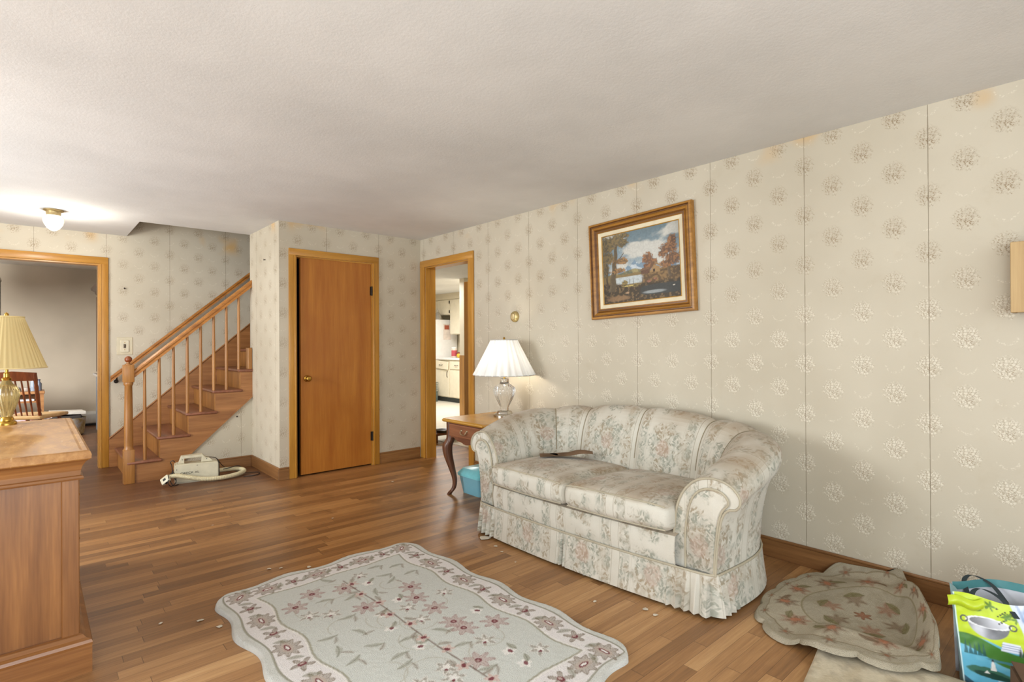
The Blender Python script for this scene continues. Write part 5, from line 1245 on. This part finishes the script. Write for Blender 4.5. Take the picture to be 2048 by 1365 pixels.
PINE = wood('stand_pine', C(186, 136, 86), C(146, 96, 54), 0, .8, .45, False, 8)
t = thing('wooden_stand', 'low light wood stand with shelves against the dining room back wall', 'stand', (-.22, 9.55, 0))
bm = B(); box(bm, -.42, .37, -.19, .19, .565, .60, .003, 1); obj('top', bm, PINE, t)
for x in (-.41, .31):
    for y in (-.18, .13):
        bm = B(); box(bm, x, x + .05, y, y + .05, 0, .564); obj('leg', bm, PINE, t)
for z in (.455, .10):
    bm = B(); box(bm, -.36, .309, -.175, .175, z, z + .022); obj('shelf', bm, PINE, t)
bm = B(); box(bm, -.36, .309, .12, .13, .48, .56); obj('back_rail', bm, PINE, t)
items = [(-.02, .045, .10, (120, 110, 100)), (.085, .055, .06, (150, 146, 140)), (.19, .045, .05, (170, 160, 150)), (-.14, .05, .12, (90, 84, 80))]
for i, (x, r, h, c) in enumerate(items):
    bm = B(); lathe(bm, [(r * .8, 0), (r, h * .3), (r * .9, h * .8), (r * .6, h), (.0001, h)], 18); o = obj('jar', bm, plain('jar_glaze', C(*c), .35), None, True); o.location = (-.22 + x, 9.50, .6005)
    tag(o, ['tall grey jar on the wooden stand behind the chair spindles', 'low pale grey jar on the stand beside the tall grey jar', 'lowest cream jar on the stand, closest to the bottles', 'dark grey jar on the stand hidden behind the lamp'][i], 'jar', 'small jars on the wooden stand')
for i, (x, h, c) in enumerate(((.255, .19, (150, 160, 176)), (.315, .15, (104, 110, 124)))):
    t2 = thing('bottle', ['taller pale bottle on the corner of the wooden stand', 'shorter dark bottle on the corner of the wooden stand'][i], 'bottle', (-.22 + x, 9.49, .6005), 0, 'bottles on the wooden stand')
    bm = B(); lathe(bm, [(.026, 0), (.028, .01), (.028, h * .62), (.012, h * .78), (.012, h * .94), (.0001, h * .94)], 18); obj('bottle_body', bm, plain('bottle_plastic', C(*c), .2), t2, True)
    bm = B(); lathe(bm, [(.014, h * .90), (.014, h), (.0001, h)], 14); obj('cap', bm, plain('bottle_cap', C(60, 64, 80), .4), t2, True)
bm = B(); box(bm, -.11, .11, -.08, .08, 0, .022, .002, 1); o = obj('book', bm, plain('white_book', C(226, 226, 230), .5), None); o.location = (-.07, 9.46, .4775); o.rotation_euler = (0, 0, .1); tag(o, 'white book lying on the upper shelf of the wooden stand', 'book')
BAGP = NG('thin_plastic_bag'); v = BAGP.obj(); BAGP.base(BAGP.ramp(BAGP.noise(v, 9, 3, .6), [(.4, C(214, 204, 208)), (.55, C(196, 166, 170)), (.62, C(178, 74, 78)), (.68, C(206, 196, 206))])); BAGP.set(Roughness=.3)
for i, (x, y, z, s) in enumerate([(-.07, 9.52, .1225, (.15, .12, .10)), (.29, 9.74, .1005, (.13, .11, .09))]):
    bm = B(); ball(bm, (0, 0, s[2]), 1.0, 18, s)
    for v_ in bm.verts:
        k = 1 + .22 * (float(vnoise(np.array(v_.co.x * 14 + i * 9), np.array(v_.co.z * 14 + v_.co.y * 9))) - .5); v_.co.x *= k; v_.co.y *= k; v_.co.z = max(.0, v_.co.z * k)
    o = obj('plastic_bag', bm, BAGP.mat, None, 70); o.location = (x, y, z); tag(o, ['pink and white plastic bag on the bottom shelf of the stand', 'crumpled white plastic bag with red print right of the stand'][i], 'bag', 'plastic bags by the stand')
bm = B(); box(bm, .16, .43, 9.60, 9.90, .0, .10, .004, 1); o = obj('low_box', bm, wood('crate_wood', C(150, 98, 56), C(110, 66, 34), 0, .8, .5, True), None); tag(o, 'low brown wooden box under the crumpled bag right of the stand', 'box')
# basket with a book on top
t = thing('basket', 'round cream woven basket on the dining room floor', 'basket', (.375, 9.32, 0))
BSK = NG('basket_weave'); v = BSK.obj(); BSK.base(BSK.ramp(BSK.noise(v, 11, 3), [(.42, C(212, 206, 196)), (.55, C(206, 186, 140)), (.65, C(186, 160, 108))])); BSK.set(Roughness=.8); BSK.bump(BSK.voro(BSK.scale(v, (1, 1, 2)), 60), .5, .006)
bm = B(); lathe(bm, [(.0001, .006), (.150, .006), (.150, 0), (.178, .02), (.195, .22), (.200, .232), (.190, .232), (.170, .06), (.0001, .05)], 40, sx=1.0); obj('bowl', bm, BSK.mat, t, True)
bm = B(); box(bm, -.175, .175, -.13, .13, 0, .04, .003, 1); o = obj('book', bm, plain('white_binder', C(232, 226, 214), .5), None); o.location = (.375, 9.32, .2855); o.rotation_euler = (0, math.radians(3), .12); tag(o, 'thick white binder lying across the top of the woven basket', 'book')
bm = B(); rbox(bm, (0, 0, 0), (.15, .13, .026), .02, 10); o = obj('dark_cloth', bm, plain('dark_cloth_fill', C(60, 54, 50), .9), None, 60); o.location = (.375, 9.32, .2415); tag(o, 'dark folded cloth filling the top of the woven basket', 'cloth')
# baseboard heater
t = thing('baseboard_heater', 'grey metal baseboard heater along the dining room back wall', 'heater', (0, 10.25, 0))
HM = plain('heater_enamel', C(196, 194, 188), .45, var=.04)
bm = B(); prism(bm, [(-.07, .035), (-.075, .05), (-.075, .17), (-.05, .21), (-.0006, .215), (-.0006, .20), (-.045, .19), (-.06, .165), (-.06, .04)], 'x', -1.5, 1.0); obj('cover', bm, HM, t)
bm = B(); box(bm, -1.49, .99, -.055, -.001, .0, .06); obj('heater_gap_shade', bm, BLACK, t)  # black strip added as the shade in the gap under the cover
# hutch
t = thing('china_hutch', 'dark wooden hutch just visible at the right edge of the dining room opening', 'hutch', (.655, 8.55, 0))
HD = wood('hutch_dark_wood', C(74, 54, 42), C(40, 28, 22), 2, .8, .4, False, 8)
bm = B(); box(bm, 0, .43, -.45, .45, .09, .80); obj('lower_cabinet', bm, plain('hutch_blue_grey', C(92, 100, 112), .4), t)
bm = B(); box(bm, .01, .43, -.44, .44, 0, .0895); obj('plinth', bm, HD, t)
bm = B(); box(bm, -.03, .435, -.47, .47, .8005, .83, .006, 2); obj('counter', bm, plain('hutch_counter', C(150, 146, 142), .3), t)
bm = B(); box(bm, .015, .43, -.44, .44, .8305, 1.85); obj('upper_cabinet', bm, HD, t)
bm = B(); prism(bm, [(.02, 1.8505), (.43, 1.8505), (.43, 1.95), (-.05, 1.95), (-.045, 1.92), (-.01, 1.90), (.0, 1.87)], 'y', -.47, .47); obj('cornice', bm, HD, t)
for s_ in (-1, 1):
    bm = B(); box(bm, .002, .0145, -.225 + s_ * .222 - .0, .0 + s_ * .222 + .0 + (.222 if s_ > 0 else .222), .85, 1.83) if False else box(bm, .002, .0145, (.004 if s_ > 0 else -.436), (.436 if s_ > 0 else -.004), .85, 1.83); obj('door', bm, HD, t)
# dark wall cabinet at the far left
t = thing('wall_cabinet', 'dark wall cabinet at the left edge of the dining room', 'cabinet', (-.262, 8.6, 1.53))
bm = B(); box(bm, -.55, 0, 0, .6, 0, .46); obj('case', bm, plain('cabinet_charcoal', C(84, 78, 70), .4), t)
bm = B(); box(bm, -.56, .008, -.01, .61, .4605, .478, .003, 1); obj('cap', bm, plain('cabinet_pale_edge', C(186, 178, 166), .4), t)
bm = B(); box(bm, -.54, -.01, -.012, -.0005, .02, .44, .002, 1); obj('door', bm, plain('cabinet_door_dark', C(66, 60, 54), .3), t)

# ------------------------------------------------------------------ kitchen
CAB = plain('kitchen_cabinet_cream', C(230, 222, 200), .4, var=.03); CHROME = plain('chrome', C(210, 210, 212), .15, 1.0, .02); WHT = plain('white_enamel', C(232, 232, 230), .35, var=.02)
cxf = 6.34
t = thing('base_cabinet', 'cream kitchen base cabinet with crooked drawer and dark toe kick', 'cabinet', (cxf, 9.5, 0))
bm = B(); box(bm, 0.0, .58, -1.9, 0, .10, .86); obj('carcass', bm, CAB, t)
bm = B(); box(bm, .045, .58, -1.9, -.002, 0.004, .0995); obj('toe_kick', bm, plain('toe_kick_dark', C(66, 72, 72), .6), t)
def fronts(y0, y1, open_=0.0):
    bm = B(); box(bm, -.018, -.0005, y0 + .006, y1 - .006, .115, .655, .004, 2); d = obj('door', bm, CAB, t)
    bm = B(); tube(bm, catmull([(-.0185, y0 + .05, .62), (-.04, y0 + .05, .61), (-.04, y0 + .05, .52), (-.0185, y0 + .05, .51)], 14), .005, 8); obj('handle', bm, BLACKIRON, d, True)
    bm = B(); M_ = Matrix.Translation((-open_, 0, 0)) @ Matrix.Translation((0, (y0 + y1) / 2, .755)) @ Matrix.Rotation(math.radians(4 if open_ else 0), 4, 'X') @ Matrix.Translation((0, -(y0 + y1) / 2, -.755))
    box(bm, -.018, -.0005, y0 + .006, y1 - .006, .675, .835, .004, 2, M=M_); d = obj('drawer', bm, CAB, t)
    bm = B(); yc = (y0 + y1) / 2; tube(bm, catmull([(-.0185 - open_, yc - .05, .76), (-.036 - open_, yc - .045, .752), (-.036 - open_, yc + .045, .752), (-.0185 - open_, yc + .05, .76)], 14), .005, 8); obj('handle', bm, BLACKIRON, d, True)
fronts(-.50, -.01, .03); fronts(-1.0, -.515); fronts(-1.5, -1.015)
bm = B(); box(bm, cxf - .035, 6.949, 7.58, 9.50, .8605, .90, .006, 2); o = obj('countertop', bm, WHT, None); tag(o, 'white laminate countertop over the cream kitchen cabinet', 'countertop')
t = thing('refrigerator', 'white refrigerator beyond the kitchen counter', 'refrigerator', (6.20, 9.93, 0))
bm = B(); box(bm, .06, .72, -.40, .40, .05, 1.70, .02, 3); obj('cabinet', bm, WHT, t, True)
for (z0, z1) in ((.09, 1.15), (1.16, 1.695)):
    bm = B(); box(bm, 0, .0595, -.40, .40, z0, z1, .015, 3); d = obj('door', bm, WHT, t, True)
    bm = B(); za = (1.15 - .35) if z0 < .5 else 1.18; tube(bm, catmull([(-.001, -.36, za), (-.05, -.36, za + .02), (-.05, -.36, za + .28), (-.001, -.36, za + .30)], 16), .009, 8); obj('handle', bm, CHROME, d, True)
for x in (.12, .66):
    for y in (-.34, .34):
        bm = B(); lathe(bm, [(.02, .004), (.02, .05)], 12, (x, y, 0)); obj('foot', bm, BLACK, t)
bm = B(); box(bm, 0, .20, -.0012, -.0004, 0, .34); o = obj('paper_note', bm, plain('note_paper', C(226, 214, 204), .8), None); o.location = (6.55, 9.53, 1.27); tag(o, 'pale paper note with red picture taped to the refrigerator side', 'note')
bm = B(); box(bm, .03, .15, -.002, -.0013, .22, .31); obj('picture', bm, plain('note_print', C(176, 92, 66), .7), o)
t = thing('upper_cabinet', 'short cream wall cabinet over the refrigerator', 'cabinet', (6.6, 9.0, 0))
bm = B(); box(bm, 0, .345, .335, 1.30, 1.80, 2.12); obj('carcass', bm, CAB, t); bm = B(); box(bm, -.018, -.0005, .345, .80, 1.81, 2.11, .004, 2); d = obj('door', bm, CAB, t)
bm = B(); box(bm, -.018, -.0005, .81, 1.29, 1.81, 2.11, .004, 2); obj('door', bm, CAB, t)
for z in (1.86, 2.06): bm = B(); box(bm, -.026, -.0185, .335, .36, z - .03, z + .03); obj('hinge', bm, BLACKIRON, d)
t = thing('upper_cabinet', 'tall cream wall cabinet over the kitchen counter', 'cabinet', (6.6, 9.0, 0))
bm = B(); box(bm, 0, .345, -.8, .33, 1.38, 2.12); obj('carcass', bm, CAB, t)
for (a, b) in ((-.79, -.24), (-.23, .325)): bm = B(); box(bm, -.018, -.0005, a, b, 1.39, 2.11, .004, 2); obj('door', bm, CAB, t)
bm = B(); box(bm, 6.58, 6.949, 7.5, 10.49, 2.121, 2.25); struct('trim_4', bm, CREAM)
# things on the fridge and counter
bm = B(); lathe(bm, [(.11, 0), (.10, .04), (.05, .13), (.02, .17), (.016, .19), (.022, .20), (.0001, .21)], 24); o = obj('funnel', bm, CHROME, None, True); o.location = (6.50, 9.66, 1.7005); tag(o, 'shiny metal funnel standing on top of the refrigerator', 'funnel')
t = thing('jar', 'red and white jar with white lid on the kitchen counter', 'jar', (6.56, 9.15, .9005))
bm = B(); lathe(bm, [(.055, 0), (.06, .01), (.06, .17), (.05, .185), (.0001, .185)], 24); obj('jar_body', bm, plain('jar_cream', C(222, 206, 190), .35), t, True)
bm = B(); lathe(bm, [(.0608, .03), (.0608, .15)], 24, caps=False); obj('label_band', bm, plain('jar_red_label', C(190, 84, 92), .4), t, True)
bm = B(); lathe(bm, [(.054, .1855), (.056, .215), (.0001, .216)], 24); obj('lid', bm, WHT, t, True)
for i, (x, y, s, c) in enumerate([(6.58, 8.98, (.07, .09, .06), (120, 52, 34)), (6.46, 8.86, (.04, .05, .045), (214, 176, 50)), (6.60, 8.80, (.06, .06, .085), (70, 78, 72))]):
    bm = B(); ball(bm, (0, 0, s[2]), 1.0, 12, s); o = obj(['bread_bag', 'yellow_pepper', 'dark_bowl'][i], bm, plain(['loaf_brown', 'pepper_yellow', 'bowl_grey'][i], C(*c), .4), None, True); o.location = (x, y, .9005)
    tag(o, ['reddish brown bag beside the red jar on the counter', 'small yellow pepper in front of the brown bag on the counter', 'dark grey rounded container at the right end of the counter items'][i], ['bag', 'pepper', 'container'][i])
t = thing('wire_basket', 'dark wire crate on the kitchen floor beside the base cabinet', 'crate', (6.10, 9.40, .004))
WR = plain('crate_green_grey', C(84, 96, 92), .5)
bm = B(); box(bm, -.14, .14, -.12, .12, 0, .20, .01, 2); obj('crate_body', bm, WR, t)
bm = B()
for i in range(8): tube(bm, [(-.14 + .04 * i, -.12, .20), (-.14 + .04 * i, -.12, .40)], .006, 6); tube(bm, [(-.14, -.12 + .034 * i, .20), (-.14, -.12 + .034 * i, .40)], .006, 6)
for k in range(6): z = .205 + .038 * k; tube(bm, [(.14, -.12, z), (-.14, -.12, z), (-.14, .12, z)], .006, 6)
obj('wire_grid', bm, WR, t, True)
# partition end with wood wainscot on the far side of the doorway
bm = B(); box(bm, 5.235, 6.30, 7.03, 7.15, 1.0, 2.25); struct('wall_kitchen_partition', bm, CREAM)
bm = B(); box(bm, 5.231, 6.30, 7.025, 7.155, .004, .9995); struct('trim_5', bm, CASING)
t = thing('kitchen_door', 'honey wood door edge standing open just inside the kitchen', 'door', (3.895, 5.23, .004))
bm = B(); box(bm, -.02, .02, -.30, .30, .01, 1.95) if False else box(bm, 0.0, .04, -.7, 0, .01, 1.93, .003, 1); obj('door_leaf', bm, CASING, t)
bm = B(); box(bm, -.002, 0, -.012, 0, .2, .3); obj('hinge', bm, BLACKIRON, t)
t = thing('pet_feeder', 'low brown wooden feeder stand on the floor beyond the kitchen doorway', 'pet feeder', (3.80, 5.55, 0))
FW = wood('feeder_wood', C(132, 84, 46), C(92, 54, 28), 0, .8, .4)
bm = B(); box(bm, -.18, .18, -.12, .12, .085, .115, .006, 2); obj('platform', bm, FW, t)
for x in (-.15, .15): bm = B(); prism(bm, [(-.10, 0), (-.05, 0), (-.04, .03), (.04, .03), (.05, 0), (.10, 0), (.10, .0845), (-.10, .0845)], 'x', x - .012, x + .012); obj('end_board', bm, FW, t)
bm = B(); lathe(bm, [(.0001, .0), (.07, 0), (.09, .03), (.095, .032), (.08, .028), (.06, .01), (.0001, .008)], 28); o = obj('pet_bowl', bm, plain('bowl_dark', C(70, 60, 44), .3), None, True); o.location = (3.76, 5.50, .1155); tag(o, 'shallow dark bowl resting on the low wooden feeder stand', 'bowl')

# ------------------------------------------------------------------ light
def area(name, loc, target, size, sy, power, col):
    l = bpy.data.lights.new(name, 'AREA'); l.shape = 'RECTANGLE'; l.size = size; l.size_y = sy; l.energy = power; l.color = col
    o = bpy.data.objects.new(name, l); COL.objects.link(o); o.location = loc
    d = Vector(target) - Vector(loc); o.rotation_euler = d.to_track_quat('-Z', 'Y').to_euler(); return o
def point(name, loc, power, col, r=.05):
    l = bpy.data.lights.new(name, 'POINT'); l.energy = power; l.color = col; l.shadow_soft_size = r
    o = bpy.data.objects.new(name, l); COL.objects.link(o); o.location = loc; return o
area('window_light_left', (-2.45, 3.7, 1.5), (2.6, 2.9, 0.8), 1.7, 1.2, 122, (.90, .96, 1.0))
area('rear_fill_light', (0.2, -1.9, 1.5), (1.6, 3.0, 1.0), 3.2, 1.5, 46, (.88, .95, 1.0))  # soft fill added behind the camera, no window modelled there
area('ceiling_fill_light', (-0.7, -0.6, 0.9), (0.5, 1.4, 2.29), 1.6, 1.6, 58, (.88, .96, 1.0))  # unseen upward fill added to brighten the ceiling
area('hall_fill_light', (-1.6, 4.6, 0.5), (-0.4, 4.4, 2.29), 1.8, 1.8, 36, (.94, .97, 1.0))  # second unseen upward fill, added for the ceiling on the hall side
point('lamp_bulb_light', (LX, LY, TZ + .43), 12, (1.0, .90, .74), .035)
point('ceiling_bulb_light', (.147, 5.70, H - .24), 15, (1.0, .93, .82), .05)
area('kitchen_light', (5.2, 7.9, 2.2), (5.2, 7.9, 0), 1.2, 1.2, 78, (1.0, .97, .92))
area('dining_fill_light', (-1.5, 8.0, 1.35), (.3, 10.0, .85), 1.0, 1.2, 150, (.97, .97, .95))  # out-of-view fill added to lift the dark dining room
point('hall_light', (3.9, 4.7, 2.1), 18, (1.0, .88, .62), .12)
w = bpy.data.worlds.new('World'); sc.world = w; w.use_nodes = True
w.node_tree.nodes['Background'].inputs[0].default_value = (.84, .93, 1.0, 1); w.node_tree.nodes['Background'].inputs[1].default_value = 1.0

# ------------------------------------------------------------------ camera
cam = bpy.data.cameras.new('Camera'); co = bpy.data.objects.new('Camera', cam); COL.objects.link(co); sc.camera = co
cam.sensor_width = 36.0; cam.lens = 1082.1 / 2048 * 36.0; cam.clip_start = .02
yaw, pitch, roll = 0.7284, 0.0031, -0.0052
fw = Vector((sin(yaw) * cos(pitch), cos(yaw) * cos(pitch), sin(pitch))); rt = Vector((cos(yaw), -sin(yaw), 0)); up = rt.cross(fw)
r2 = rt * cos(roll) + up * sin(roll); u2 = -rt * sin(roll) + up * cos(roll)
co.matrix_world = Matrix(((r2.x, u2.x, -fw.x, 0), (r2.y, u2.y, -fw.y, 0), (r2.z, u2.z, -fw.z, CAMZ), (0, 0, 0, 1)))
sc.view_settings.view_transform = 'Standard'; sc.view_settings.look = 'None'; sc.view_settings.exposure = 0.10; sc.view_settings.gamma = 1.0
sc.cycles.max_bounces = 8; sc.cycles.diffuse_bounces = 5; sc.cycles.glossy_bounces = 4; sc.cycles.transmission_bounces = 6
sc.cycles.caustics_reflective = False; sc.cycles.caustics_refractive = False; sc.cycles.sample_clamp_indirect = 4.0
